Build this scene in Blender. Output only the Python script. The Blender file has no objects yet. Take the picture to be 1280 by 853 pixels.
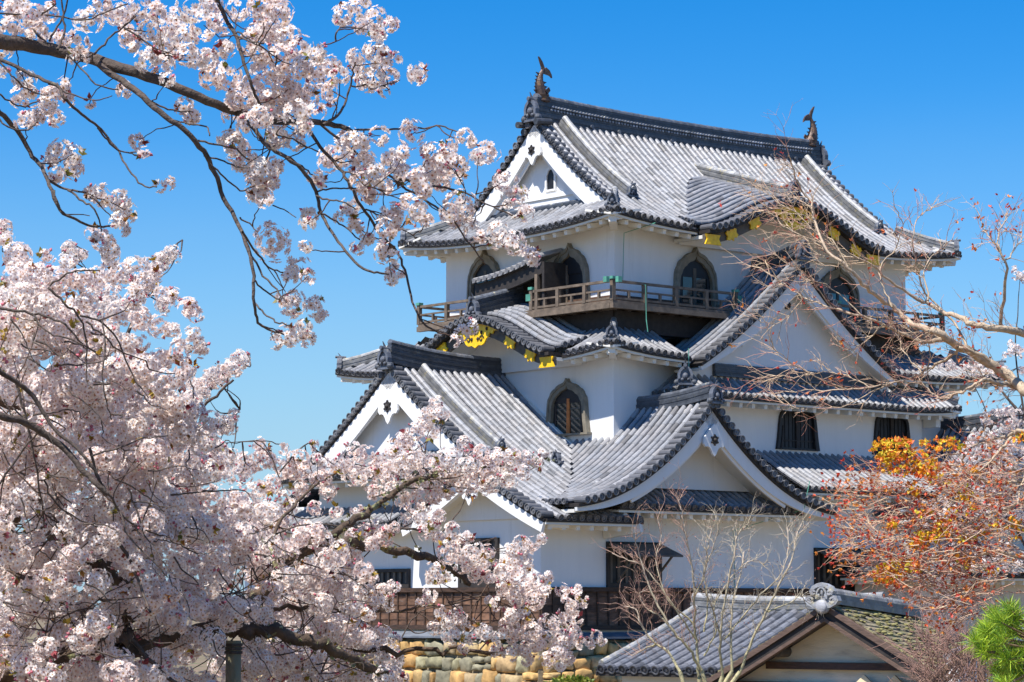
import bpy, math, random
import numpy as np
from mathutils import Vector, Matrix
R = math.radians
rnd = random.Random(7)
nr = np.random.RandomState(11)
scene = bpy.context.scene
col = scene.collection

# ---------------------------------------------------------------- camera
EYE = 6.0                                   # eye height above the castle's foot
F = 3311.0; YH = 760.0; CX = 640.0; CY = 426.5
PITCH = math.atan((YH - CY) / F)
cam = bpy.data.cameras.new('camera'); camo = bpy.data.objects.new('camera', cam); col.objects.link(camo)
camo.location = (0, 0, EYE); camo.rotation_euler = (R(90) + PITCH, 0, 0)
cam.sensor_width = 36; cam.lens = F / 1280 * 36; cam.clip_start = 0.5; cam.clip_end = 6000
scene.camera = camo

# ---------------------------------------------------------------- light
A_R = R(49.4)                               # bearing of the castle's long side
XV = Vector((math.sin(A_R), math.cos(A_R), 0)); YV = Vector((-math.cos(A_R), math.sin(A_R), 0))
sd = (XV * -0.56 + YV * -0.07 + Vector((0, 0, 1))).normalized()
SUN_EL = math.asin(sd.z); az = math.atan2(sd.x, sd.y)
w = bpy.data.worlds.new('World'); scene.world = w; w.use_nodes = True
nt = w.node_tree; bg = nt.nodes['Background']
sky = nt.nodes.new('ShaderNodeTexSky'); sky.sky_type = 'NISHITA'; sky.sun_disc = False
sky.sun_elevation = SUN_EL; sky.sun_rotation = az; sky.altitude = 100
sky.air_density = 1.0; sky.dust_density = 0.25; sky.ozone_density = 3.0
hs = nt.nodes.new('ShaderNodeHueSaturation'); hs.inputs['Saturation'].default_value = 1.55
sm = nt.nodes.new('ShaderNodeMix'); sm.data_type = 'RGBA'; sm.blend_type = 'MULTIPLY'; sm.inputs[0].default_value = 1; sm.inputs[7].default_value = (0.70, 0.87, 1.02, 1)
nt.links.new(sky.outputs[0], hs.inputs['Color']); nt.links.new(hs.outputs[0], sm.inputs[6]); tcw = nt.nodes.new('ShaderNodeTexCoord'); sx_ = nt.nodes.new('ShaderNodeSeparateXYZ'); nt.links.new(tcw.outputs['Generated'], sx_.inputs[0])
mr_ = nt.nodes.new('ShaderNodeMapRange'); mr_.interpolation_type = 'SMOOTHSTEP'; mr_.inputs['From Min'].default_value = -0.02; mr_.inputs['From Max'].default_value = 0.21; mr_.inputs['To Min'].default_value = 0.85; mr_.inputs['To Max'].default_value = 0.0
mpw = nt.nodes.new('ShaderNodeMapping'); mpw.inputs['Scale'].default_value = (1, 1, 3.5); nt.links.new(tcw.outputs['Generated'], mpw.inputs[0])
nzw = nt.nodes.new('ShaderNodeTexNoise'); nzw.inputs['Scale'].default_value = 5; nzw.inputs['Detail'].default_value = 5; nt.links.new(mpw.outputs[0], nzw.inputs['Vector'])
mwa = nt.nodes.new('ShaderNodeMath'); mwa.operation = 'MULTIPLY_ADD'; mwa.inputs[1].default_value = 0.055; nt.links.new(nzw.outputs['Fac'], mwa.inputs[0])
mwb = nt.nodes.new('ShaderNodeMath'); mwb.operation = 'SUBTRACT'; mwb.inputs[1].default_value = 0.0275; nt.links.new(sx_.outputs['Z'], mwb.inputs[0]); nt.links.new(mwb.outputs[0], mwa.inputs[2])
nt.links.new(mwa.outputs[0], mr_.inputs['Value'])
hz = nt.nodes.new('ShaderNodeMix'); hz.data_type = 'RGBA'; nt.links.new(mr_.outputs[0], hz.inputs[0]); nt.links.new(sm.outputs[2], hz.inputs[6]); hz.inputs[7].default_value = (2.35, 3.75, 5.2, 1)
nt.links.new(hz.outputs[2], bg.inputs['Color'])
bg.inputs['Strength'].default_value = 0.088
sl = bpy.data.lights.new('sun', 'SUN'); sl.energy = 4.3; sl.angle = R(0.5); sl.color = (1.0, 0.955, 0.89)
so = bpy.data.objects.new('sun', sl); col.objects.link(so)
so.rotation_euler = sd.to_track_quat('Z', 'Y').to_euler(); so.location = (-20, -20, 60)
vs = scene.view_settings; vs.view_transform = 'Standard'; vs.look = 'None'; vs.exposure = 0.80; vs.gamma = 1
vs.use_curve_mapping = False
scene.cycles.max_bounces = 6; scene.cycles.diffuse_bounces = 3; scene.cycles.transparent_max_bounces = 4

# ---------------------------------------------------------------- helpers
fw = Vector((0, math.cos(PITCH), math.sin(PITCH))); upv = Vector((0, -math.sin(PITCH), math.cos(PITCH)))
def at(px, py, Y):
    """photo pixel -> world point on the vertical plane Y metres ahead"""
    d = fw * F + Vector((px - CX, 0, 0)) - upv * (py - CY)
    d = d * (Y / d.y); return Vector((d.x, d.y, d.z + EYE))

class MB:
    def __init__(s): s.v = []; s.f = []; s.c = []
    def add(s, V, Fc, c=None):
        n = len(s.v); s.v.extend([tuple(p) for p in V])
        s.f.extend([tuple(i + n for i in f) for f in Fc])
        s.c.extend([c if c is not None else (1, 1, 1, 1)] * len(V))
    def box(s, a, b, c=None):
        x0, y0, z0 = (min(a[i], b[i]) for i in range(3)); x1, y1, z1 = (max(a[i], b[i]) for i in range(3))
        V = [(x0,y0,z0),(x1,y0,z0),(x1,y1,z0),(x0,y1,z0),(x0,y0,z1),(x1,y0,z1),(x1,y1,z1),(x0,y1,z1)]
        s.add(V, [(0,3,2,1),(4,5,6,7),(0,1,5,4),(1,2,6,5),(2,3,7,6),(3,0,4,7)], c)
    def bar(s, p, q, w_, h, c=None, up=(0, 0, 1)):
        """box beam from p to q, w_ across, h tall"""
        p = Vector(p); q = Vector(q); t = (q - p).normalized(); u = Vector(up)
        sd_ = t.cross(u)
        if sd_.length < 1e-4: sd_ = t.cross(Vector((1, 0, 0)))
        sd_.normalize(); u = sd_.cross(t).normalized()
        V = []
        for e in (p, q):
            for a, b in ((-1,-1),(1,-1),(1,1),(-1,1)): V.append(e + sd_ * a * w_ / 2 + u * b * h / 2)
        s.add(V, [(0,1,2,3),(7,6,5,4),(0,4,5,1),(1,5,6,2),(2,6,7,3),(3,7,4,0)], c)
    def sweep(s, path, sec, c=None, up=(0, 0, 1), closed=True, scale=None, caps=True, ups=None):
        """sweep section [(side, up)...] along path"""
        path = [Vector(p) for p in path]; n = len(path); m = len(sec); V = []
        for i, p in enumerate(path):
            t = (path[min(i + 1, n - 1)] - path[max(i - 1, 0)])
            if t.length < 1e-9: t = Vector((0, 0, 1))
            t.normalize(); u = Vector(ups[i] if ups else up); sv = t.cross(u)
            if sv.length < 1e-4: sv = t.cross(Vector((0.3, 1, 0.1)))
            sv.normalize(); u2 = sv.cross(t).normalized(); k = scale[i] if scale else 1.0
            for a, b in sec: V.append(p + sv * a * k + u2 * b * k)
        Fc = []
        for i in range(n - 1):
            for j in range(m if closed else m - 1):
                a = i * m + j; b = i * m + (j + 1) % m
                Fc.append((a, b, b + m, a + m))
        if caps and closed:
            Fc.append(tuple(range(m - 1, -1, -1))); Fc.append(tuple(range((n - 1) * m, n * m)))
        s.add(V, Fc, c)
    def cyl(s, p, q, r0, r1=None, n=10, c=None, caps=True):
        r1 = r0 if r1 is None else r1
        p = Vector(p); q = Vector(q)
        sec = [(math.cos(2 * math.pi * k / n), math.sin(2 * math.pi * k / n)) for k in range(n)]
        s.sweep([p, q], sec, c, scale=[r0, r1], caps=caps)
    def ball(s, p, rx, ry=None, rz=None, c=None, nu=10, nv=7):
        ry = ry or rx; rz = rz or rx; p = Vector(p); V = []; Fc = []
        for i in range(nv + 1):
            th = math.pi * i / nv
            for j in range(nu):
                ph = 2 * math.pi * j / nu
                V.append((p.x + rx * math.sin(th) * math.cos(ph), p.y + ry * math.sin(th) * math.sin(ph), p.z + rz * math.cos(th)))
        for i in range(nv):
            for j in range(nu):
                a = i * nu + j; b = i * nu + (j + 1) % nu
                Fc.append((a, a + nu, b + nu, b))
        s.add(V, Fc, c)
    def plate(s, pts, thick, fmap, c=None):
        """extrude a 2-D outline; fmap(a, b, depth) -> point"""
        n = len(pts)
        V = [fmap(a, b, 0) for a, b in pts] + [fmap(a, b, thick) for a, b in pts]
        Fc = [tuple(range(n)), tuple(range(2 * n - 1, n - 1, -1))] + [(i, (i + 1) % n, (i + 1) % n + n, i + n) for i in range(n)]
        s.add(V, Fc, c)
    def ring(s, out, inn, thick, fmap, c=None, back=0):
        n = len(out); V = []
        for d in (back, thick):
            V += [fmap(a, b, d) for a, b in out] + [fmap(a, b, d) for a, b in inn]
        Fc = []
        for i in range(n):
            j = (i + 1) % n
            Fc += [(2*n + i, 2*n + j, 3*n + j, 3*n + i), (i, j, 2*n + j, 2*n + i), (n + i, n + j, 3*n + j, 3*n + i)]
        s.add(V, Fc, c)
    def build(s, name, mat, parent=None, smooth=False, label=None):
        me = bpy.data.meshes.new(name)
        me.from_pydata(s.v, [], s.f); me.update()
        ca = me.color_attributes.new('tint', 'FLOAT_COLOR', 'POINT')
        ca.data.foreach_set('color', np.array(s.c, dtype=np.float32).ravel())
        if smooth: me.polygons.foreach_set('use_smooth', [True] * len(me.polygons))
        me.materials.append(mat)
        o = bpy.data.objects.new(name, me); col.objects.link(o)
        if parent: o.parent = parent
        if label: o['label'] = label
        return o

class Multi:
    """collects pieces that become parts of their own"""
    def __init__(s): s.l = []
    def new(s): m = MB(); s.l.append(m); return m
    def build(s, name, mat, parent=None, smooth=False):
        o = None
        for m in s.l:
            if m.v: o = m.build(name, mat, parent, smooth)
        return o
    def add(s, *a, **k): s.new().add(*a, **k)
    def sweep(s, *a, **k): s.new().sweep(*a, **k)
    def box(s, *a, **k): s.new().box(*a, **k)
    def plate(s, *a, **k): s.new().plate(*a, **k)
    def cyl(s, *a, **k): s.new().cyl(*a, **k)
    def ball(s, *a, **k): s.new().ball(*a, **k)
    def bar(s, *a, **k): s.new().bar(*a, **k)

def np_mesh(name, V, faces, C, mat, parent=None, smooth=False):
    """faces: list of int arrays (n, k)"""
    me = bpy.data.meshes.new(name); V = np.asarray(V, dtype=np.float32)
    me.vertices.add(len(V)); me.vertices.foreach_set('co', V.ravel())
    li = np.concatenate([f.ravel() for f in faces]).astype(np.int32)
    tot = np.concatenate([np.full(len(f), f.shape[1]) for f in faces]).astype(np.int32)
    st = np.concatenate([[0], np.cumsum(tot)[:-1]]).astype(np.int32)
    me.loops.add(len(li)); me.loops.foreach_set('vertex_index', li)
    me.polygons.add(len(tot)); me.polygons.foreach_set('loop_start', st); me.polygons.foreach_set('loop_total', tot)
    if smooth: me.polygons.foreach_set('use_smooth', np.ones(len(tot), dtype=bool))
    ca = me.color_attributes.new('tint', 'FLOAT_COLOR', 'POINT')
    ca.data.foreach_set('color', np.asarray(C, dtype=np.float32).ravel())
    me.update(calc_edges=True); me.validate()
    me.materials.append(mat)
    o = bpy.data.objects.new(name, me); col.objects.link(o)
    if parent: o.parent = parent
    return o

def empty(name, loc=(0, 0, 0), rz=0, label=None, cat=None, group=None):
    o = bpy.data.objects.new(name, None); col.objects.link(o); o.location = loc; o.rotation_euler = (0, 0, rz)
    if label: o['label'] = label
    if cat: o['category'] = cat
    if group: o['group'] = group
    return o
def tag(o, label=None, cat=None, group=None, kind=None):
    for k, v in (('label', label), ('category', cat), ('group', group), ('kind', kind)):
        if v: o[k] = v
    return o

# ---------------------------------------------------------------- materials
def mat(name, base, rough=0.7, noise=None, amp=0.25, scale=3.0, tint=False, bump=0.0, bscale=20, metal=0.0, spec=None,
        second=None, sec_scale=2.0, sec_lo=0.5, sec_hi=0.65, stretch=None, trans=0.0, detail=6):
    m = bpy.data.materials.new(name); m.use_nodes = True; t = m.node_tree; N = t.nodes; L = t.links
    b = N['Principled BSDF']; b.inputs['Roughness'].default_value = rough; b.inputs['Metallic'].default_value = metal
    if spec is not None: b.inputs['Specular IOR Level'].default_value = spec
    tc = N.new('ShaderNodeTexCoord'); mp = N.new('ShaderNodeMapping'); L.new(tc.outputs['Object'], mp.inputs[0])
    if stretch: mp.inputs['Scale'].default_value = stretch
    n1 = N.new('ShaderNodeTexNoise'); n1.inputs['Scale'].default_value = scale; n1.inputs['Detail'].default_value = detail
    L.new(mp.outputs[0], n1.inputs['Vector'])
    mr = N.new('ShaderNodeMapRange'); mr.inputs['From Min'].default_value = 0.3; mr.inputs['From Max'].default_value = 0.7
    mr.inputs['To Min'].default_value = 1 - amp; mr.inputs['To Max'].default_value = 1 + amp
    L.new(n1.outputs['Fac'], mr.inputs['Value'])
    mul = N.new('ShaderNodeMix'); mul.data_type = 'RGBA'; mul.blend_type = 'MULTIPLY'; mul.inputs[0].default_value = 1
    mul.inputs[6].default_value = (*base, 1); L.new(mr.outputs[0], mul.inputs[7]); out = mul.outputs[2]
    if second:
        n2 = N.new('ShaderNodeTexNoise'); n2.inputs['Scale'].default_value = sec_scale; n2.inputs['Detail'].default_value = 8
        n2.inputs['Roughness'].default_value = 0.7
        L.new(mp.outputs[0], n2.inputs['Vector'])
        m2 = N.new('ShaderNodeMapRange'); m2.inputs['From Min'].default_value = sec_lo; m2.inputs['From Max'].default_value = sec_hi
        L.new(n2.outputs['Fac'], m2.inputs['Value'])
        mx = N.new('ShaderNodeMix'); mx.data_type = 'RGBA'; L.new(m2.outputs[0], mx.inputs[0]); L.new(out, mx.inputs[6])
        mx.inputs[7].default_value = (*second, 1); out = mx.outputs[2]
    if tint:
        at_ = N.new('ShaderNodeAttribute'); at_.attribute_name = 'tint'
        m3 = N.new('ShaderNodeMix'); m3.data_type = 'RGBA'; m3.blend_type = 'MULTIPLY'; m3.inputs[0].default_value = 1
        L.new(out, m3.inputs[6]); L.new(at_.outputs['Color'], m3.inputs[7]); out = m3.outputs[2]
    L.new(out, b.inputs['Base Color'])
    if bump:
        n3 = N.new('ShaderNodeTexNoise'); n3.inputs['Scale'].default_value = bscale; n3.inputs['Detail'].default_value = 6
        L.new(mp.outputs[0], n3.inputs['Vector'])
        bp = N.new('ShaderNodeBump'); bp.inputs['Strength'].default_value = bump; bp.inputs['Distance'].default_value = 0.02
        L.new(n3.outputs['Fac'], bp.inputs['Height']); L.new(bp.outputs[0], b.inputs['Normal'])
    if trans:
        tr = N.new('ShaderNodeBsdfTranslucent'); L.new(out, tr.inputs['Color'])
        ms = N.new('ShaderNodeMixShader'); ms.inputs[0].default_value = trans
        L.new(b.outputs[0], ms.inputs[1]); L.new(tr.outputs[0], ms.inputs[2])
        L.new(ms.outputs[0], N['Material Output'].inputs['Surface'])
    return m

M = {}
M['tile'] = mat('roof_tile', (0.28, 0.28, 0.29), 0.48, amp=0.14, scale=7, tint=True, bump=0.2, bscale=30, second=(0.27, 0.26, 0.22), sec_scale=6, sec_lo=0.62, sec_hi=0.72)
M['shadetile'] = mat('roof_tile_shaded', (0.17, 0.175, 0.195), 0.6, amp=0.25, scale=6, tint=True, bump=0.2, bscale=30)  # darker copy of the roof tile, the outbuilding's shade put into its colour
M['pan'] = mat('pan_tile', (0.035, 0.038, 0.05), 0.6, amp=0.35, scale=6, tint=True, bump=0.3, bscale=25, second=(0.16, 0.15, 0.10), sec_scale=7, sec_lo=0.66, sec_hi=0.75)  # base colour darkened so the troughs read as shaded between the rows
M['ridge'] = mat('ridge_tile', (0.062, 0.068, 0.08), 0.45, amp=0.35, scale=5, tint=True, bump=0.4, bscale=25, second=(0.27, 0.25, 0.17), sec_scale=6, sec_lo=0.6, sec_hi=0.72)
M['ridgelit'] = mat('ridge_tile_sunlit', (0.17, 0.17, 0.17), 0.5, amp=0.35, scale=5, tint=True, bump=0.4, bscale=25, second=(0.30, 0.26, 0.15), sec_scale=6, sec_lo=0.55, sec_hi=0.68)  # paler copy of the ridge tile, sunlight put into its base colour
M['plaster'] = mat('white_plaster', (0.80, 0.79, 0.77), 0.85, amp=0.035, scale=1.6, bump=0.15, bscale=8, second=(0.62, 0.61, 0.58), sec_scale=1.6, sec_lo=0.56, sec_hi=0.85, stretch=(1.6, 1.6, 0.2))
M['soffit'] = mat('soffit_plaster', (0.78, 0.75, 0.68), 0.9, amp=0.05, scale=2)
M['darkwood'] = mat('dark_wood', (0.028, 0.022, 0.019), 0.7, amp=0.4, scale=6, bump=0.3, bscale=30)
M['board'] = mat('weathered_board', (0.12, 0.062, 0.036), 0.75, amp=0.5, scale=4, tint=True, bump=0.4, bscale=30, stretch=(1, 1, 4), second=(0.16, 0.12, 0.1), sec_scale=3, sec_lo=0.58, sec_hi=0.75)
M['rail'] = mat('rail_wood', (0.16, 0.12, 0.085), 0.7, amp=0.35, scale=5, bump=0.3, bscale=30)
M['frame'] = mat('window_frame_wood', (0.22, 0.19, 0.14), 0.75, amp=0.25, scale=5, bump=0.2)
M['shutter'] = mat('shutter_and_recess', (0.012, 0.012, 0.014), 0.5, amp=0.3, scale=8)  # shutters, and black sheets that stand for shaded window recesses
M['orange'] = mat('red_wood', (0.55, 0.17, 0.04), 0.6, amp=0.3, scale=6)
M['glass'] = mat('window_glass', (0.015, 0.03, 0.03), 0.07, amp=0.3, scale=2, spec=0.9)
M['gold'] = mat('gold_leaf', (0.95, 0.56, 0.012), 0.45, amp=0.22, scale=7, metal=0.0, bump=.4, bscale=14)
M['bronze'] = mat('bronze', (0.10, 0.065, 0.05), 0.45, amp=0.5, scale=7, bump=0.5, bscale=20, second=(0.30, 0.17, 0.06), sec_scale=5, sec_lo=0.55, sec_hi=0.7, metal=0.3)
M['verdigris'] = mat('verdigris', (0.10, 0.33, 0.24), 0.6, amp=0.3)
M['greywood'] = mat('grey_wood', (0.12, 0.10, 0.08), 0.8, amp=0.3, scale=4, bump=0.3)

# ---------------------------------------------------------------- roof builder
SG = 0.30                                  # tile length
ARC = [(math.cos(a), math.sin(a)) for a in [math.pi * k / 6 for k in range(7)]]
def tile_row(T, P, r=0.082, tint=None):
    """round tile row along points P (foot -> top)"""
    base = tint or rnd.uniform(0.88, 1.08)
    for i in range(len(P) - 1):
        a, b, side = P[i][0], P[i + 1][0], P[i][1]
        t = (b - a)
        if t.length < 0.02: continue
        t.normalize(); up = side.cross(t).normalized()
        if up.z < 0: up = -up
        k = base * rnd.uniform(0.8, 1.1) * (0.62 if rnd.random() < 0.05 else 1)
        warm = rnd.uniform(-0.03, 0.03)
        c = (k * (1 + warm), k, k * (1 - warm), 1)
        V = []
        for p, rr in ((a, r * 1.05), (a + t * 0.02, r * 1.08), (b, r * 0.96)):
            for ca, sa in ARC: V.append(p + side * ca * rr + up * (sa * rr))
        Fc = []
        for q in range(2):
            for j in range(6): Fc.append((q*7 + j, q*7 + j + 1, q*7 + j + 8, q*7 + j + 7))
        Fc.append(tuple(range(6, -1, -1)))
        T.add(V, Fc, c)
def cap_disc(T, p, t, up, r=0.092):
    """round end tile: rim, sunken face and a raised boss; t points outward"""
    side = t.cross(up).normalized(); n = 12; V = []; prof = [(r, -0.07), (r, 0.03), (r * 0.78, 0.03), (r * 0.74, 0.005), (r * 0.35, 0.005), (r * 0.28, 0.02)]
    for rr, d in prof:
        for k in range(n):
            a = 2 * math.pi * k / n
            V.append(p + t * d + side * math.cos(a) * rr + up * math.sin(a) * rr)
    Fc = []
    for q in range(len(prof) - 1):
        for k in range(n):
            Fc.append((q*n + k, q*n + (k+1) % n, (q+1)*n + (k+1) % n, (q+1)*n + k))
    Fc.append(tuple((len(prof)-1)*n + k for k in range(n)))
    g = rnd.uniform(0.35, 0.6)
    T.add(V, Fc, (g, g, g * 1.02, 1))

def slope(T, PN, S, u0, u1, t0f, t1f, keep=None, pitch=0.27, cap=True, r=0.082, capcond=None):
    """S(u, t) -> Vector. rows run along t at even u. T gets round tiles, PN the pans."""
    n = max(1, int(round((u1 - u0) / pitch))); p = (u1 - u0) / n
    def spans(u, dt=0.06):
        a, b = t0f(u), t1f(u)
        if b - a < 0.12: return []
        m = max(2, int((b - a) / dt)); ts = [a + (b - a) * i / m for i in range(m + 1)]
        if not keep: return [(a, b)]
        res = []; s0 = None
        for x in ts:
            q = S(u, x); ok = keep(q.x, q.y, q.z)
            if ok and s0 is None: s0 = x
            if not ok and s0 is not None: res.append((s0, x)); s0 = None
        if s0 is not None: res.append((s0, ts[-1]))
        return [z for z in res if z[1] - z[0] > 0.1]
    for k in range(n):
        u = u0 + (k + 0.5) * p + rnd.uniform(-.008, .008)
        for (a, b) in spans(u):
            m = max(1, int(round((b - a) / SG))); ts = [a + (b - a) * i / m for i in range(m + 1)]
            pts = []
            side = (S(u + 0.05, (a + b) / 2) - S(u - 0.05, (a + b) / 2)).normalized()
            for x in ts:
                sd2 = (S(u + 0.05, x) - S(u - 0.05, x)).normalized()
                q = S(u, x); pts.append((q + Vector((0, 0, 0.015 + rnd.uniform(-0.003, 0.003))), sd2))
            tile_row(T, pts, r)
            if cap and abs(a - t0f(u)) < 1e-6 and (capcond is None or capcond(u)):
                t = (S(u, a) - S(u, a + 0.1)).normalized(); up = side.cross(t).normalized()
                if up.z < 0: up = -up
                cap_disc(T, S(u, a) + up * 0.03, t, up, r * 1.12)
    for k in range(n + 1):                 # pans between the rows
        u = min(max(u0 + k * p, u0 + 0.002), u1 - 0.002)
        for (a, b) in spans(u):
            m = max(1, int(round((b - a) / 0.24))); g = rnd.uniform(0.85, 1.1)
            hw = p * 0.52
            for i in range(m):
                x0 = a + (b - a) * i / m; x1 = a + (b - a) * (i + 1) / m
                V = []
                for x, dz in ((x0, -0.028), (x0, 0.0), (x1, -0.022)):
                    for e, cz in ((-hw, 0.02), (-hw * 0.4, -0.012), (hw * 0.4, -0.012), (hw, 0.02)):
                        q = S(min(max(u + e, u0), u1), x); V.append(q + Vector((0, 0, cz + dz)))
                Fc = [(0,1,5,4),(1,2,6,5),(2,3,7,6),(4,5,9,8),(5,6,10,9),(6,7,11,10)]
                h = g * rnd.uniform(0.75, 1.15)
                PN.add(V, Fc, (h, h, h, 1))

def eave_edge(D, SF, S, u0, u1, over, wall_drop=0.0, raft=0.5, nseg=24, RF=None, flat=None):
    """dark edge board under the tile ends, plaster soffit and rafters; over = horizontal depth to the wall"""
    if isinstance(D, Multi): D = D.new(); SF = SF.new()
    us = [u0 + (u1 - u0) * i / nseg for i in range(nseg + 1)]
    P = [S(u, 0) for u in us]; Q = [S(u, over) for u in us]
    inw = [(Q[i] - P[i]) for i in range(nseg + 1)]
    for v in inw: v.z = 0
    inw = [v.normalized() for v in inw]
    def strip(mb, rows, c=None):
        V = []; m = len(rows)
        for i in range(nseg + 1): V += [rows[j][i] for j in range(m)]
        Fc = [(i*m + j, i*m + (j+1) % m, (i+1)*m + (j+1) % m, (i+1)*m + j) for i in range(nseg) for j in range(m)]
        Fc += [tuple(range(m)), tuple(range(nseg*m, nseg*m + m))]
        mb.add(V, Fc, c)
    dz = lambda L_, d, k: [L_[i] + inw[i] * k + Vector((0, 0, d)) for i in range(nseg + 1)]
    strip(D, [dz(P, -0.02, 0.0), dz(P, -0.10, 0.01), dz(P, -0.10, 0.30), dz(P, -0.02, 0.30)])
    # soffit: thick plaster slab, rising slightly to the wall
    e = [P[i] + inw[i] * 0.06 + Vector((0, 0, -0.105)) for i in range(nseg + 1)]
    f = [P[i] + inw[i] * 0.06 + Vector((0, 0, -0.17)) for i in range(nseg + 1)]
    g = [P[i] + inw[i] * (over + 0.02) + Vector((0, 0, -0.17 + wall_drop)) for i in range(nseg + 1)]
    h = [P[i] + inw[i] * (over + 0.02) + Vector((0, 0, -0.105 + wall_drop)) for i in range(nseg + 1)]
    strip(SF, [e, f, g, h])
    k = int((u1 - u0 - 0.3) / raft)
    for i in range(k + 1):
        u = u0 + 0.15 + raft * i + (u1 - u0 - 0.3 - raft * k) / 2
        a = S(u, 0.0); b = S(u, over); v = b - a; v.z = 0; v.normalize()
        p_ = a + v * 0.17 + Vector((0, 0, -0.235)); q_ = a + v * (over + 0.01) + Vector((0, 0, -0.235 + wall_drop))
        SF.bar(p_, q_, 0.13, 0.13)

def ridge_bar(MBr, path, w_=0.26, h=0.34, layers=4, r=0.10, up=(0, 0, 1), dots=False, capsegs=0.3):
    """stacked ridge: thin courses, then a row of round tiles along the top"""
    if isinstance(MBr, Multi): MBr = MBr.new()
    path = [Vector(p) for p in path]
    for i in range(layers):
        ww = w_ * (1.0 if i % 2 == 0 else 0.84) * (1 - 0.06 * i)
        z0 = h * i / layers; z1 = h * (i + 1) / layers - 0.004
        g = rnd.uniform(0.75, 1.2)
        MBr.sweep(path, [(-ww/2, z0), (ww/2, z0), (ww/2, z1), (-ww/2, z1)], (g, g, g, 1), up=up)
    # top tiles
    tot = [0]
    for i in range(1, len(path)): tot.append(tot[-1] + (path[i] - path[i-1]).length)
    def pt(s):
        for i in range(1, len(path)):
            if s <= tot[i] + 1e-9:
                k = (s - tot[i-1]) / max(1e-9, tot[i] - tot[i-1]); return path[i-1].lerp(path[i], k)
        return path[-1]
    n = max(1, int(tot[-1] / capsegs))
    for i in range(n):
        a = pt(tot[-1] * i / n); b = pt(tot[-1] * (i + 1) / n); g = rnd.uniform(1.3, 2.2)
        t = (b - a).normalized(); sv = t.cross(Vector(up)).normalized(); u2 = sv.cross(t).normalized()
        V = []
        for p, rr in ((a, r * 1.06), (b, r * 0.97)):
            for ca, sa in ARC: V.append(p + sv * ca * rr + u2 * (h - 0.01 + sa * rr))
        MBr.add(V, [(j, j+1, j+8, j+7) for j in range(6)] + [tuple(range(6, -1, -1)), tuple(range(7, 14))], (g, g, g, 1))

def onigawara(mb, p, d, s=0.4):
    """ridge-end tile: shield, curls, boss and a horn; d = outward direction"""
    if isinstance(mb, Multi): mb = mb.new()
    p = Vector(p); d = Vector(d); d.z = 0; d.normalize(); sv = d.cross(Vector((0, 0, 1)))
    fm = lambda a, b, k: p + sv * a + Vector((0, 0, b)) + d * k
    out = [(-.5,0),(-.62,.12),(-.58,.3),(-.42,.36),(-.44,.6),(-.36,.85),(-.2,1.02),(-.06,1.08),(0,1.16),(.06,1.08),(.2,1.02),(.36,.85),(.44,.6),(.42,.36),(.58,.3),(.62,.12),(.5,0)]
    g = (1.5, 1.5, 1.55, 1)
    mb.plate([(a * s, b * s) for a, b in out], 0.10, fm, g)
    inn = [(a * .68, .1 + b * .76) for a, b in out]
    mb.ring([(a * s, b * s) for a, b in out], [(a * s, b * s) for a, b in inn], 0.15, fm, (1.9, 1.9, 1.95, 1), back=0.1)
    mb.ball(fm(0, .5 * s, .12), .17 * s, .17 * s, .2 * s, g)
    for q in (-1, 1):
        mb.ball(fm(q * .5 * s, .16 * s, .1), .16 * s, .16 * s, .16 * s, (1.3, 1.3, 1.3, 1))
        mb.ball(fm(q * .17 * s, .3 * s, .13), .1 * s, None, None, g)
    mb.cyl(fm(0, 1.05 * s, -.12), fm(0, 1.12 * s, .22), .11 * s, n=10, c=g)          # crest roll
    mb.cyl(fm(0, 1.14 * s, .05), fm(0, 1.45 * s, .14), .07 * s, .02 * s, n=6, c=g)

def verge_tiles(T, curve, outd, into=0.34, out=0.06, r=0.10, step=0.265):
    """short round tiles laid across the verge, ends facing out. curve: list of Vector (surface at the verge)"""
    if isinstance(T, Multi): T = T.new()
    tot = [0]
    for i in range(1, len(curve)): tot.append(tot[-1] + (curve[i] - curve[i-1]).length)
    s = 0.12; outd = Vector(outd)
    while s < tot[-1] - 0.05:
        for i in range(1, len(curve)):
            if s <= tot[i]:
                k = (s - tot[i-1]) / (tot[i] - tot[i-1]); p = curve[i-1].lerp(curve[i], k); t = (curve[i] - curve[i-1]).normalized(); break
        up = outd.cross(t).normalized()
        if up.z < 0: up = -up
        g = rnd.uniform(0.33, 0.55)
        a = p - outd * into + up * 0.02; b = p + outd * out + up * 0.02
        T.cyl(a, b, r * 0.95, r, n=12, c=(g, g, g * 1.03, 1))
        cap_disc(T, b, outd, up, r * 1.05)
        s += step

def board_curve(mb, curve, outd, h0, h1, thick, drop=0.12, c=None, taper=0.0):
    """barge board hanging under a verge curve; h0 depth at first point, h1 at last"""
    if isinstance(mb, Multi): mb = mb.new()
    n = len(curve); V = []; outd = Vector(outd)
    for i, p in enumerate(curve):
        h = h0 + (h1 - h0) * i / (n - 1)
        h *= 1 - taper * max(0.0, (i / (n - 1) - 0.45) / 0.55) ** 1.3
        t = (curve[min(i+1, n-1)] - curve[max(i-1, 0)]).normalized(); nn = outd.cross(t).normalized()
        if nn.z > 0: nn = -nn
        a = p + nn * drop; b = p + nn * (drop + h)
        V += [a, b, b - outd * thick, a - outd * thick]
    Fc = [(i*4 + j, i*4 + (j+1) % 4, i*4 + 4 + (j+1) % 4, i*4 + 4 + j) for i in range(n - 1) for j in range(4)]
    Fc += [(0, 1, 2, 3), (n*4-4, n*4-3, n*4-2, n*4-1)]
    mb.add(V, Fc, c)

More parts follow.
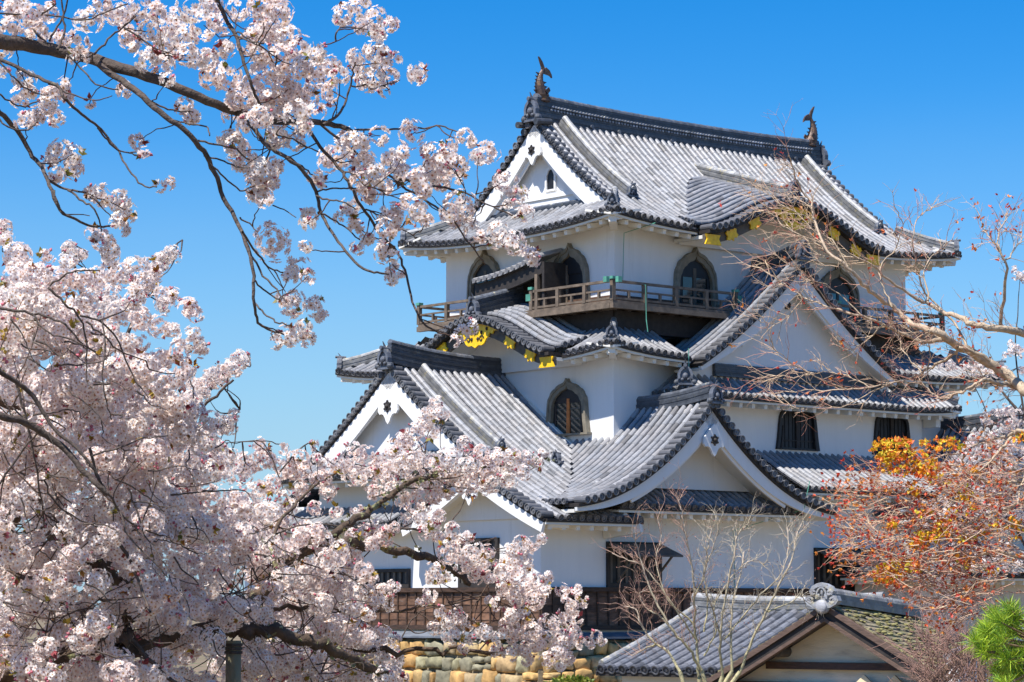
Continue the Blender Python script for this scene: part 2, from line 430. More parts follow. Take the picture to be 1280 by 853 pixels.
class Dormer:
    """gabled (or wave-gabled) roof; a = across, d = depth inward from the front"""
    def __init__(s, axis, c, front, back, prof, hw, tilt=0.0):
        s.axis, s.c, s.front, s.back, s.prof, s.hw, s.tilt = axis, c, front, back, prof, hw, tilt
        s.outd = Vector((0, -1, 0)) if axis == 'Y' else Vector((-1, 0, 0))
    def P(s, a, d, z):
        return Vector((s.c + a, s.front + d, z)) if s.axis == 'Y' else Vector((s.front + d, s.c - a, z))
    def z(s, a, d): return s.prof(abs(a)) + s.tilt * d
    def surf(s, a, d): return s.P(a, d, s.z(a, d))
    def height(s, x, y):
        a, d = (x - s.c, y - s.front) if s.axis == 'Y' else (s.c - y, x - s.front)
        if abs(a) > s.hw or d < 0 or d > s.back - s.front: return -99
        return s.z(a, d)
    def rows(s, T, PN, keep=None, d0=0.0, sides=(-1, 1), cap=True, hw=None, dend=None):
        hw = hw or s.hw; L_ = (dend if dend is not None else s.back) - s.front
        for q in sides:
            S = lambda u, t, q=q: s.surf(q * (hw - t), u)
            slope(T, PN, S, d0, L_, lambda u: 0, lambda u: hw - 0.04, keep=keep, cap=cap)
    def curve(s, q, a1=None, d=0.0, n=26, a0=0.0):
        a1 = a1 or s.hw
        return [s.surf(q * (a0 + (a1 - a0) * i / n), d) for i in range(n + 1)]
# ================================================================ terrain
def ground_h(x, y):
    return ground_0(x, y) + 7.6 * math.exp(-((x + 15) / 6.0) ** 2 - ((y - 50) / 9.0) ** 2)
def ground_0(x, y):
    if y < 30: return 4.4
    if y > 52: return 0.0
    k = (y - 30) / 22.0; k = k * k * (3 - 2 * k); return 4.4 * (1 - k)
def make_ground():
    xs = [-3000, -800, -300, -120, -80] + [-60 + 4 * i for i in range(31)] + [80, 120, 300, 800, 3000]
    ys = [-500, -100, -40, -10] + [0 + 3 * i for i in range(24)] + [80, 90, 110, 150, 300, 800, 3000]
    V = [(x, y, ground_h(x, y)) for y in ys for x in xs]; n = len(xs)
    Fc = [(j*n+i, j*n+i+1, (j+1)*n+i+1, (j+1)*n+i) for j in range(len(ys)-1) for i in range(n-1)]
    m = MB(); m.add(V, Fc)
    g = m.build('ground', mat('bare_earth', (0.20, 0.14, 0.085), 0.95, amp=0.35, scale=0.6, bump=0.4, bscale=4,
        second=(0.10, 0.12, 0.04), sec_scale=0.25, sec_lo=0.5, sec_hi=0.6), smooth=True)
    tag(g, 'brown bare earth falling away below the castle wall', None, None, 'structure')
make_ground()

# ================================================================ castle
O = Vector((0, 0, 0))
_d = fw * F + Vector((768 - CX, 0, 0)) - upv * (760 - CY); _d = _d * (75.0 / _d.y); O = Vector((_d.x, _d.y, EYE))
castle = empty('castle_keep', O, math.atan2(XV.y, XV.x),
    'tall white castle keep with tiers of curved grey tiled roofs and gold gable fittings', 'castle')
def V3(x, y, z): return Vector((x, y, z))

# ---- generic hip faces. zp(t) profile; corner lift
def hip_faces(x0, x1, y0, y1, zp, lift=0.3, Ls=4.0):
    def lf(s, t): return lift * max(0.0, 1 - s / Ls) ** 2.4 * math.exp(-max(0, t) / 2.5)
    def mk(face):
        if face == 'R': return lambda u, t: V3(u, y0 + t, zp(t) + lf(min(u - x0, x1 - u), t))
        if face == 'B': return lambda u, t: V3(u, y1 - t, zp(t) + lf(min(u - x0, x1 - u), t))
        if face == 'L': return lambda u, t: V3(x0 + t, u, zp(t) + lf(min(u - y0, y1 - u), t))
        if face == 'F': return lambda u, t: V3(x1 - t, u, zp(t) + lf(min(u - y0, y1 - u), t))
    return {k: mk(k) for k in 'RBLF'}

def hip_ridge(mb, S, c0, sgn, tmax, t0=0.25, h=0.24, w_=0.24, r=0.09):
    """ridge over the hip running in from a corner; S is a face function, c0 the corner u"""
    path = [S(c0 + sgn * (t0 + (tmax - t0) * i / 10), t0 + (tmax - t0) * i / 10) + V3(0, 0, 0.03) for i in range(11)]
    ridge_bar(mb, path, w_, h, 4, r)
    return path

# ---------------- walls
W = MB()
W.box((0.7, 0.7, 8.0), (13.4, 8.4, 11.6)); W.build('wall', M['plaster'], castle)
W = MB(); W.box((0, 0, 2.2), (15.07, 10.8, 7.45)); W.build('wall', M['plaster'], castle)
W = MB(); W.box((2.6, -0.4, 3.6), (12.8, 0.1, 6.3)); W.build('wall', M['plaster'], castle)
W = MB(); W.box((-4.07, -1.5, 0.5), (17.5, 12.3, 2.6)); W.build('wall', M['plaster'], castle)
W = MB(); W.box((-3.95, -1.38, -0.86), (17.38, 12.2, 0.5)); W.build('foundation', M['plaster'], castle)

# ---------------- weather boards at the foot
Bd = MB()
def boards(mapf, L_, z0=-0.54, z1=0.50):
    n = int(L_ / 0.40)
    for r_ in range(5):
        a = z0 + (z1 - z0) * r_ / 5; b = z0 + (z1 - z0) * (r_ + 1) / 5
        x = 0
        while x < L_:
            l2 = min(L_, x + rnd.choice([0.4, 0.8, 1.2])); g = rnd.uniform(0.5, 1.6)
            P = [mapf(x, 0.03, a), mapf(l2 - .004, 0.03, a), mapf(l2 - .004, 0.015, b), mapf(x, 0.015, b)]
            Q = [mapf(x, -0.1, a), mapf(l2 - .004, -0.1, a), mapf(l2 - .004, -0.1, b), mapf(x, -0.1, b)]
            Bd.add(P + Q, [(0,1,2,3),(7,6,5,4),(0,4,5,1),(1,5,6,2),(2,6,7,3),(3,7,4,0)], (g, g * .98, g * .95, 1))
            x = l2
    for i in range(n + 1):
        x = L_ * i / n; c = (.55, .55, .55, 1)
        Bd.add([mapf(x + e, d, zz) for zz in (z0, z1) for e, d in ((-.025, .03), (.025, .03), (.025, .06), (-.025, .06))],
               [(0,1,2,3),(7,6,5,4),(0,4,5,1),(1,5,6,2),(2,6,7,3),(3,7,4,0)], c)
    for z in (z0, z1):
        Bd.add([mapf(x, d, z + e) for x in (0, L_) for d, e in ((0, -.06), (.1, -.06), (.1, .06), (0, .06))],
               [(0,1,2,3),(7,6,5,4),(0,4,5,1),(1,5,6,2),(2,6,7,3),(3,7,4,0)], (.45, .45, .45, 1))
boards(lambda x, d, z: V3(-4.07 + x, -1.5 - d, z), 21.5)
boards(lambda x, d, z: V3(-4.07 - d, -1.5 + x, z), 13.5)
wb = Bd.build('weatherboarding', M['board'], castle)
L_ = MB()                                     # small drip roof under the boards
for a, b, out in ((V3(-4.3, -1.62, -.66), V3(17.5, -1.62, -.66), V3(0, -1, 0)), (V3(-4.19, -1.7, -.66), V3(-4.19, 12, -.66), V3(-1, 0, 0))):
    L_.add([a, b, b + out * .4 + V3(0,0,-.12), a + out * .4 + V3(0,0,-.12), a + V3(0,0,-.06), b + V3(0,0,-.06), b + out * .4 + V3(0,0,-.17), a + out * .4 + V3(0,0,-.17)],
           [(0,1,2,3),(4,7,6,5),(0,4,5,1),(1,5,6,2),(2,6,7,3),(3,7,4,0)])
L_.build('drip_roof', mat('drip_slate', (0.16, 0.18, 0.21), 0.5), castle)

# ================================================================ windows
def OGEE(w_, h):
    half = [(1.10, 0), (1.02, .3), (.98, .52), (.97, .60), (.93, .68), (.84, .74), (.80, .79), (.70, .84), (.56, .875), (.49, .91), (.36, .945), (.20, .965), (.10, .985), (.05, 1.015), (0, 1.06)]
    return [(a * w_ / 2, b * h) for a, b in half] + [(-a * w_ / 2, b * h) for a, b in half[-2::-1]]
def fL(x0, yc, z0): return lambda a, b, d: V3(x0 - d, yc - a, z0 + b)      # face looking to -X
def fR(y0, xc, z0): return lambda a, b, d: V3(xc + a, y0 - d, z0 + b)      # face looking to -Y
def ogee_window(fm, w_, h, kind):
    out = OGEE(w_, h); inn = [(a * .83, b * .875 if b > 0 else 0.0) for a, b in out]
    m = MB(); m.ring(out, inn, 0.13, fm, back=0.0)
    o2 = [(a * 1.03, b * 1.012) for a, b in out]; m.ring(o2, [(a * .955, b * .955) for a, b in out], 0.165, fm, back=0.0)
    if kind != 'open': m.plate([(-w_*.6, -.06), (w_*.6, -.06), (w_*.6, 0.0), (-w_*.6, 0.0)], .2, fm)
    f = m.build('window', M['frame'], castle)
    d = MB(); d.plate(inn, 0.012, fm)  # flat black sheet stands for the shade of a recess, no hole behind
    for q in (-1, 1):
        d.plate([(q*w_*.33, 0), (q*w_*.38, 0), (q*w_*.36, h*.6), (q*w_*.31, h*.6)], .05, fm)
    d.plate([(a, b) for a, b in inn if b > h * .56], .045, fm)
    d.build('shutter', M['shutter'], f)
    if kind in ('glass', 'blue'):
        g = MB()
        g.plate([(-w_*.33, .03), (w_*.33, .03), (w_*.31, h*.66), (-w_*.31, h*.66)], .030, fm)
        g.build('pane', M['glass'] if kind == 'glass' else M['tealglass'], f)
        if kind == 'glass':
            l = MB(); c = MB()
            for z in (.27, .47): l.plate([(-w_*.34, h*z), (w_*.34, h*z), (w_*.34, h*z + .025), (-w_*.34, h*z + .025)], .042, fm)
            l.build('lattice', M['greywood'], f)
            c.plate([(-.075, .0), (.075, .0), (.055, h*.68), (-.055, h*.68)], .06, fm); c.build('mullion', M['orange'], f)
        else:
            l = MB(); l.plate([(-.05, .0), (.05, .0), (.05, h*.66), (-.05, h*.66)], .05, fm); l.plate([(-w_*.34, h*.4), (w_*.34, h*.4), (w_*.34, h*.4+.02), (-w_*.34, h*.4+.02)], .045, fm); l.build('lattice', M['shutter'], f)
    else:
        l = MB(); q = -0.12 if kind == 'open' else 0.0
        l.plate([(q*w_-.06, .0), (q*w_+.06, .0), (q*w_+.06, h*.74), (q*w_-.06, h*.74)], .06, fm)
        l.build('mullion', M['rail'] if kind == 'open' else M['greywood'], f)
        if kind == 'dark':
            k = MB(); k.plate([(-w_*.3, .03), (-.08, .03), (-.08, h*.66), (-w_*.28, h*.66)], .03, fm); k.plate([(.08, .03), (w_*.3, .03), (w_*.28, h*.66), (.08, h*.66)], .03, fm)
            k.build('pane', M['glass'], f)
M['tealglass'] = mat('teal_glass', (0.02, 0.17, 0.23), 0.1, amp=0.2, scale=2, spec=0.8)
ogee_window(fL(0.7, 6.45, 8.8), 1.45, 1.95, 'dark')
ogee_window(fL(0.7, 2.55, 8.62), 1.55, 1.93, 'open')
ogee_window(fL(0.0, 1.88, 5.0), 1.62, 1.5, 'glass')
ogee_window(fR(0.7, 3.9, 8.62), 1.65, 1.9, 'dark')
ogee_window(fR(0.7, 10.15, 8.62), 1.75, 1.9, 'blue')
def bell_window(fm, w_, h, ajar=False):
    half = [(1.08, 0), (1.0, .3), (.95, .6), (.9, .82), (.82, .93), (.7, .985), (.5, 1.0), (.2, 1.0)]
    out = [(a*w_/2, b*h) for a, b in half] + [(-a*w_/2, b*h) for a, b in half[::-1]]
    inn = [(a*.86, .05 + b*.9) for a, b in out]
    m = MB(); m.ring(out, inn, .09, fm, back=0.0); f = m.build('window', M['shutter'], castle)
    d = MB(); d.plate(inn, .012, fm)
    for k in range(9):
        x = -w_*.4 + w_*.8*k/8; d.plate([(x-.012, .08), (x+.012, .08), (x+.012, h*.93), (x-.012, h*.93)], .03, fm)
    d.build('shutter', M['shutter'], f)
    l = MB(); l.plate([(-.07, .04), (.07, .04), (.07, h*.93), (-.07, h*.93)], .06, fm)
    for q in (-1, 1): l.plate([(q*w_*.46, .02), (q*w_*.42, .02), (q*w_*.38, h*.6), (q*w_*.4, h*.6)], .11, fm)
    l.plate([(-w_*.42, .26), (w_*.42, .26), (w_*.42, .30), (-w_*.42, .30)], .05, fm)
    l.build('mullion', M['darkwood'], f)
bell_window(fR(-.4, 7.1, 4.7), 1.72, 1.2); bell_window(fR(-.4, 11.35, 4.7), 1.66, 1.25)
def shutter_window(fm, w_, h, prop=True):
    m = MB(); m.ring([(0,0),(w_,0),(w_,h),(0,h)], [(.1,.12),(w_-.1,.12),(w_-.1,h-.1),(.1,h-.1)], .08, fm, back=0.0)
    f = m.build('window', M['darkwood'], castle)
    d = MB(); d.plate([(.1,.12),(w_-.1,.12),(w_-.1,h-.1),(.1,h-.1)], .01, fm); d.build('recess', M['shutter'], f)  # recess shade given by a black sheet on the wall
    l = MB(); n = int(w_ / .26)
    for k in range(n):
        x = .16 + (w_ - .32) * k / (n - 1); l.plate([(x-.045, .12), (x+.045, .12), (x+.045, h-.1), (x-.045, h-.1)], .05, fm)
    l.build('lattice', M['greywood'], f)
    if prop:
        s = MB(); V = [fm(.02, h-.1, .1), fm(w_-.02, h-.1, .1), fm(w_-.02, h-.42, .95), fm(.02, h-.42, .95)]
        s.add(V + [v + V3(0,0,.05) for v in V], [(0,1,2,3),(7,6,5,4),(0,4,5,1),(1,5,6,2),(2,6,7,3),(3,7,4,0)])
        s.build('shutter', M['greywood'], f)
        p = Multi()
        for x in (.35, w_-.35): p.bar(fm(x, .15, .08), fm(x, h-.4, .85), .05, .05)
        p.build('prop', M['greywood'], f)
shutter_window(fR(-1.5, -1.7, .56), 2.05, 1.25); shutter_window(fR(-1.5, 6.6, .56), 3.7, 1.2)
shutter_window(fL(-4.07, 1.9, .56), 1.7, 1.35, False); shutter_window(fL(-4.07, 6.9, .56), 2.8, .55, False)

# ================================================================ top roof (hip and gable)
zt = lambda t: 11.0 + 0.47 * t + 0.058 * t * t
X0, X1, Y0, Y1 = -0.4, 14.9, -0.4, 9.45
YC = (Y0 + Y1) / 2; HT = YC - Y0; GX0, GX1 = 0.95, 13.55
TF = hip_faces(X0, X1, Y0, Y1, zt, lift=0.30, Ls=5.0)
kf = dict(c=6.75, W=3.65)
def kprof_r(a): return 11.02 + 1.13 * (0.5 + 0.5 * math.cos(math.pi * min(1.0, a / 3.75))) ** 0.9
KR = Dormer('Y', 6.8, -0.85, 3.6, kprof_r, 3.9, tilt=0.30)
T, PN = MB(), MB()
gabt = GX0 - X0
def t1R(u):
    if u < GX0: return max(0.0, u - X0)
    if u > GX1: return max(0.0, X1 - u)
    return HT
keepR = lambda x, y, z: KR.height(x, y) < z + 0.02
slope(T, PN, TF['R'], X0 + .02, X1 - .02, lambda u: 0, t1R, keep=keepR, capcond=lambda u: abs(u - 6.8) > 3.6)
slope(T, PN, TF['B'], X0 + .02, X1 - .02, lambda u: 0, t1R, pitch=0.54)
slope(T, PN, TF['L'], Y0 + .02, Y1 - .02, lambda u: 0, lambda u: min(gabt + .35, max(0.0, min(u - Y0, Y1 - u))))
slope(T, PN, TF['F'], Y0 + .02, Y1 - .02, lambda u: 0, lambda u: min(gabt + .35, max(0.0, min(u - Y0, Y1 - u))), pitch=0.54)
KR.rows(T, PN, keep=lambda x, y, z: z > zt(y - Y0) - 0.03 or y < Y0, d0=0.42)
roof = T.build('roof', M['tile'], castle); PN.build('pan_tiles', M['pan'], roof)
D, SF = Multi(), Multi()
# right eave in two stretches round the wave gable
eave_edge(D, SF, TF['R'], X0, 3.05, 1.12, 0.2); eave_edge(D, SF, TF['R'], 10.55, X1, 1.12, 0.2)
eave_edge(D, SF, TF['L'], Y0, Y1, 1.12, 0.2)
eave_edge(D, SF, TF['F'], Y0, Y1, 1.12, 0.2); eave_edge(D, SF, TF['B'], X0, X1, 1.12, 0.2)
for cx_, cy_, sx, sy in ((X0, Y0, 1, 1), (X0, Y1, 1, -1), (X1, Y0, -1, 1)):      # corner beams
    SF.bar((cx_ + sx*.16, cy_ + sy*.16, 11.07), (cx_ + sx*1.2, cy_ + sy*1.2, 11.0), .22, .26)
D.build('eave_board', M['darkwood'], roof); SF.build('eave', M['soffit'], roof)

Rg = MB()
def sori(x0, x1, y, z0, up, n=24, ax='X', p=2.2):
    P = []
    for i in range(n + 1):
        s = i / n; q = abs(2 * s - 1) ** p
        P.append(V3(x0 + (x1 - x0) * s, y, z0 + up * q) if ax == 'X' else V3(y, x0 + (x1 - x0) * s, z0 + up * q))
    return P
main = sori(GX0 + .02, GX1 - .05, YC, zt(HT) - 0.22, 0.12)
ridge_bar(Rg, main, 0.42, 0.78, 9, 0.12)
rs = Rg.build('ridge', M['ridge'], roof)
Dt = MB()                                                                  # round pattern tiles set in the ridge side
for i in range(92):
    s = (i + .5) / 92; x = GX0 + .5 + (GX1 - GX0 - 1.0) * s
    zb = zt(HT) - .22 + .12 * abs(2 * ((x - GX0) / (GX1 - GX0)) - 1) ** 2.2
    for row, dz_ in ((0, .43), (1, .535)):
        xx = x + (.06 if row else 0); g = rnd.uniform(1.6, 4.5)
        Dt.cyl((xx, YC - .10, zb + dz_), (xx, YC - .205, zb + dz_), .034, n=8, c=(g, g, g, 1))
    if i % 9 == 4:
        Dt.cyl((x, YC - .1, zb + .16), (x, YC - .235, zb + .16), .06, n=10, c=(1.7, 1.7, 1.7, 1))
Dt.build('ridge_pattern', M['ridge'], roof)
Rv = Multi()
def down_ridge(S, u, t_top, t_bot, w_=.25, h=.26, ux=None, mb=None, orn=True):
    P = [S(u, t_top + (t_bot - t_top) * i / 16) + V3(0, 0, .05) for i in range(17)]
    ridge_bar(mb or Rv, P, w_, h, 4, .10)
    if orn:
        d = (P[-1] - P[-2]); onigawara(Og, P[-1] + V3(0, 0, -.02), d, .34)
Og = Multi()
down_ridge(TF['R'], GX0 + 0.95, HT - .15, 1.7); down_ridge(TF['R'], GX1 - 0.95, HT - .15, 1.55)
for S, c0, sg in ((TF['R'], X0, 1), (TF['R'], X1, -1), (TF['B'], X0, 1)):
    pth = hip_ridge(Rv, S, c0, sg, 1.55, t0=.18)
    onigawara(Og, pth[0] - V3(0, 0, .02), pth[0] - pth[1], .36)
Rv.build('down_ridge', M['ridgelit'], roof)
# main gables
def gable_end(xp, sgn, with_detail):
    """xp = verge plane; sgn -1 looks to -X"""
    outd = V3(sgn, 0, 0); Tv, Bo, Gw, Uk = Multi(), Multi(), MB(), Multi()
    for q in (-1, 1):
        crv = [V3(xp, YC + q * (HT - t), zt(t) + .02) for t in [HT - .12 - (HT - .12 - 1.55) * i / 24 for i in range(25)]]
        verge_tiles(Tv, crv, outd)
        board_curve(Bo, crv, outd, .40, .52, .12, drop=.14)
        board_curve(Uk, [p - outd * .0 for p in crv], outd, .07, .07, .5, drop=.05)
        V = [];                                                             # inner step moulding
        crv2 = [p + V3(-sgn * .12, 0, -.10) for p in crv]; board_curve(Bo, crv2, outd, .46, .58, .06, drop=.14)
    n = 20; pts = []
    for i in range(n + 1):
        t = 1.1 + (HT - 1.1) * i / n; pts.append((-(HT - t), zt(t) - .1))
    poly = pts + [(-a, b) for a, b in pts[-2::-1]]
    fm = lambda a, b, d: V3(xp - sgn * .42 + sgn * d, YC + a, b)
    Gw.plate(poly, .05, fm)
    Tv.build('verge_tiles', M['tile'], roof); Bo.build('bargeboard', M['plaster'], roof); Gw.build('gable_wall', M['plaster'], roof); Uk.build('verge_board', M['darkwood'], roof)
    return fm
gable_end(GX0, -1, True); gable_end(GX1, 1, False)
def pendant(parent, fm, s):
    """gable pendant: winged shape with a hexagonal socket"""
    m = MB(); out = [(-.62,.10),(-.66,-.18),(-.55,-.32),(-.42,-.30),(-.30,-.34),(-.20,-.46),(-.12,-.62),(0,-.74),(.12,-.62),(.20,-.46),(.30,-.34),(.42,-.30),(.55,-.32),(.66,-.18),(.62,.10),(.35,.38),(0,.72),(-.35,.38)]
    m.plate([(a*s, b*s) for a, b in out], .07, fm)
    g = m.build('gable_pendant', M['plaster'], parent)
    h = MB(); hx = [(math.sin(k*math.pi/3)*(.19 if True else 0)*s, math.cos(k*math.pi/3)*.23*s) for k in range(6)]
    h.plate(hx, .10, fm)
    for k in range(6):
        a = k*math.pi/3; x, y = math.sin(a)*.21*s, math.cos(a)*.21*s
        h.ball(fm(x, y, .08), .055*s, None, None)
    h.ball(fm(0, 0, .1), .09*s)
    h.build('gable_boss', M['darkwood'], parent)
pendant(roof, lambda a, b, d: V3(GX0 - .02 - d, YC - a, 13.75 + b), .62)
m = MB(); fm = lambda a, b, d: V3(GX0 + .37 - d, YC - a, 12.55 + b)        # small arched opening
m.plate([(.22,0),(.55,0),(.55,.42),(.48,.56),(.385,.62),(.29,.56),(.22,.42)], .02, fm)
m.build('gable_opening', M['shutter'], roof)
m = MB(); m.ring([(.14,-.06),(.63,-.06),(.63,.46),(.55,.64),(.385,.72),(.22,.64),(.14,.46)], [(.22,0),(.55,0),(.55,.42),(.48,.56),(.385,.62),(.29,.56),(.22,.42)], .06, fm)
for q in (-1.9, 1.9):
    pass
m.box((GX0 + .3, YC - 2.6, 12.28), (GX0 + .42, YC + 2.6, 12.42)); m.box((GX0 + .34, YC - 2.9, 12.08), (GX0 + .44, YC + 2.9, 12.2))
m.build('gable_moulding', M['plaster'], roof)
m = MB()
ridge_bar(m, [V3(GX0 + .22, YC - 3.3 + 6.6*i/10, 11.80) for i in range(11)], .24, .22, 3, .07); m.build('foot_ridge', M['ridge'], roof)
# main ridge ends
onigawara(Og, (GX0 - .02, YC, 14.62), (-1, 0, 0), .62); onigawara(Og, (GX1 + .02, YC, 14.62), (1, 0, 0), .62)
for dy in (-.42, .42):
    Og.cyl((GX0 - .3, YC + dy, 14.55), (GX0 + .3, YC + dy, 14.6), .1, n=10, c=(.9, .9, .9, 1))

def fish(p, sx):
    """ridge-end fish: head down on the ridge, body curving up, forked tail; sx = side its back faces"""
    m = MB(); p = Vector(p)
    fm = lambda a, b, y: p + V3(a * sx, y, b)
    path = [(.10, .0), (.06, .12), (.0, .25), (-.04, .40), (-.05, .55), (-.02, .70), (.05, .84), (.10, .95)]
    rad = [(.20, .17), (.22, .19), (.19, .17), (.155, .14), (.12, .11), (.09, .08), (.06, .05), (.035, .03)]
    n = 12; V = []
    for (a, b), (ra, ry) in zip(path, rad):
        for k in range(n):
            th = 2*math.pi*k/n; V.append(fm(a + math.cos(th)*ra, b + math.sin(th)*.02, math.sin(th)*ry))
    Fc = [(i*n+k, i*n+(k+1)%n, (i+1)*n+(k+1)%n, (i+1)*n+k) for i in range(len(path)-1) for k in range(n)] + [tuple(range(n)), tuple(range((len(path)-1)*n, len(path)*n))]
    m.add(V, Fc)
    def fin(pts, y0=0, th=.035):
        m.plate(pts, th, lambda a, b, d: fm(a, b, y0 - th/2 + d))
    fin([(.04,.80),(.02,.98),(-.04,1.12),(-.10,1.28),(-.04,1.24),(.06,1.12),(.13,.98),(.14,.86)], th=.06)         # upright tail lobe
    fin([(.06,.86),(.20,.98),(.34,.90),(.42,.78),(.44,.68),(.36,.74),(.24,.76),(.10,.78)], th=.06)              # drooping tail lobe
    for i in range(6):                                                     # dorsal spines along the outer curve
        z = .18 + .11*i; x = -.22 + .02*i if i < 3 else -.17 + .02*(i-3)
        fin([(x+.06, z-.05), (x-.07, z+.06), (x+.06, z+.05)])
    for i in range(4):
        z = .08 + .13*i; x = .24 - .04*i
        fin([(x-.05, z-.05), (x+.11, z+.05), (x-.04, z+.07)])
    for q in (-1, 1):                                                      # side fins, eyes
        m.plate([(.0,.22),(.16,.34),(.22,.24),(.12,.12)], .03, lambda a, b, d, q=q: fm(a, b, q*(.17+d)))
        m.ball(fm(.13, .10, q*.16), .05)
    m.ball(fm(.22, .02, 0), .13, .15, .09); m.ball(fm(.1, -.06, 0), .24, .2, .08)
    m.build('ridge_fish', M['bronze'], roof, smooth=False)
fish((GX0 + .28, YC, 15.38), 1); fish((GX1 - .3, YC, 15.36), -1)

# ---------------- wave gables
def wave_front(K, parent, apex_gold, xs_end, scale=1.0, hwf=None):
    """front of a wave gable: verge rolls, dark board, gold fittings"""
    Tv, Bo, Un, So = Multi(), Multi(), Multi(), Multi(); hwf = hwf or K.hw
    for q in (-1, 1):
        crv = K.curve(q, hwf, 0.0, 34)
        verge_tiles(Tv, crv, K.outd, into=.40, out=.08, r=.095, step=.25)
        board_curve(Un, crv, K.outd, .10, .10, .5, drop=.06)
        c2 = [p - K.outd * .20 for p in crv]
        board_curve(Bo, c2, K.outd, .34, .26, .12, drop=.17)
        c3 = [p - K.outd * .30 for p in crv]; board_curve(So, c3, K.outd, .10, .10, 1.2, drop=.2)
    Tv.build('verge_tiles', M['tile'], parent); Un.build('verge_board', M['darkwood'], parent)
    Bo.build('bargeboard', M['greywood'], parent); So.build('gable_soffit', M['soffit'], parent)
    Gw = MB(); dd = 1.42; n = 24; low = K.prof(K.hw) - .35
    top = [(K.hw * .93 * (-1 + 2 * i / n), 0) for i in range(n + 1)]
    poly = [(-K.hw * .93, low)] + [(a, K.prof(abs(a)) + K.tilt * dd - .30) for a, _ in top] + [(K.hw * .93, low)]
    Gw.plate(poly, .05, lambda a, b, d: K.P(a, dd - d, b)); Gw.build('gable_wall', M['plaster'], parent)
    G = Multi(); P = lambda a, b, d: K.P(a, .20, K.z(0, 0) + b) + K.outd * (.03 + d)
    big = [(0,-.16),(.25,-.17),(.5,-.16),(.78,-.22),(1.05,-.30),(1.0,-.42),(.85,-.40),(.78,-.50),(.66,-.44),(.60,-.56),(.5,-.62),(.42,-.74),(.30,-.80),(.16,-.78),(0,-.86)]
    outl = big + [(-a, b) for a, b in big[-2:0:-1]]
    if apex_gold: G.plate([(a*scale, b*scale) for a, b in outl], .05, P)
    tre = [(0,.17),(.10,.12),(.16,.18),(.24,.10),(.20,0),(.26,-.10),(.16,-.16),(.06,-.12),(0,-.22),(-.06,-.12),(-.16,-.16),(-.26,-.10),(-.20,0),(-.24,.10),(-.16,.18),(-.10,.12)]
    for q in (-1, 1):
        for f_, sc in ((.46, 1.0), (.72, .95)):
            a0 = q * hwf * f_; z0 = K.z(a0, 0) - K.z(0, 0) - .34
            sl_ = (K.z(a0 + .05, 0) - K.z(a0 - .05, 0)) / .1 if a0 > 0 else -(K.z(abs(a0) + .05, 0) - K.z(abs(a0) - .05, 0)) / .1
            an = math.atan(sl_)
            G.plate([(a0 + (x*math.cos(an) - y*math.sin(an))*sc, z0 + (x*math.sin(an) + y*math.cos(an))*sc) for x, y in tre], .05, P)
        a0 = q * hwf * .93; z0 = K.z(a0, 0) - K.z(0, 0) - .34
        G.plate([(a0 + x, z0 + y) for x, y in [(-.3,.14),(.3,.14),(.24,.02),(.34,-.16),(-.32,-.16),(-.24,0)]], .05, P)
    gm = G.build('gold_fitting', M['gold'], parent)
    if apex_gold:
        H = Multi()
        for a, b in ((0,-.42),(.30,-.42),(-.30,-.42),(.14,-.60),(-.14,-.60),(.55,-.33),(-.55,-.33)):
            H.ball(P(a*scale, b*scale, .05), .05, .05, .06, nu=8, nv=5)
        for q in (-1, 1):
            H.sweep([P(q*(.3+.12*math.cos(t_)*(1-t_/9))*scale, (-.60+.10*math.sin(t_)*(1-t_/9))*scale, .06) for t_ in [k*.5 for k in range(14)]], [(-.014,-.014),(.014,-.014),(.014,.014),(-.014,.014)])
        H.build('gold_piercing', M['darkwood'], parent)
wave_front(KR, roof, True, None, hwf=3.75)
Rk = Multi(); ridge_bar(Rk, [V3(6.8, -.55 + 4.2*i/10, KR.z(0, .3 + 4.2*i/10) + .0 + (.06 if i == 0 else 0)) for i in range(11)], .30, .34, 5, .1)
Rk.build('ridge', M['ridgelit'], roof)
onigawara(Og, (6.8, -.62, KR.z(0, .2) + .02), (0, -1, 0), .48)
Og.build('ridge_end_tile', M['ridge'], roof)

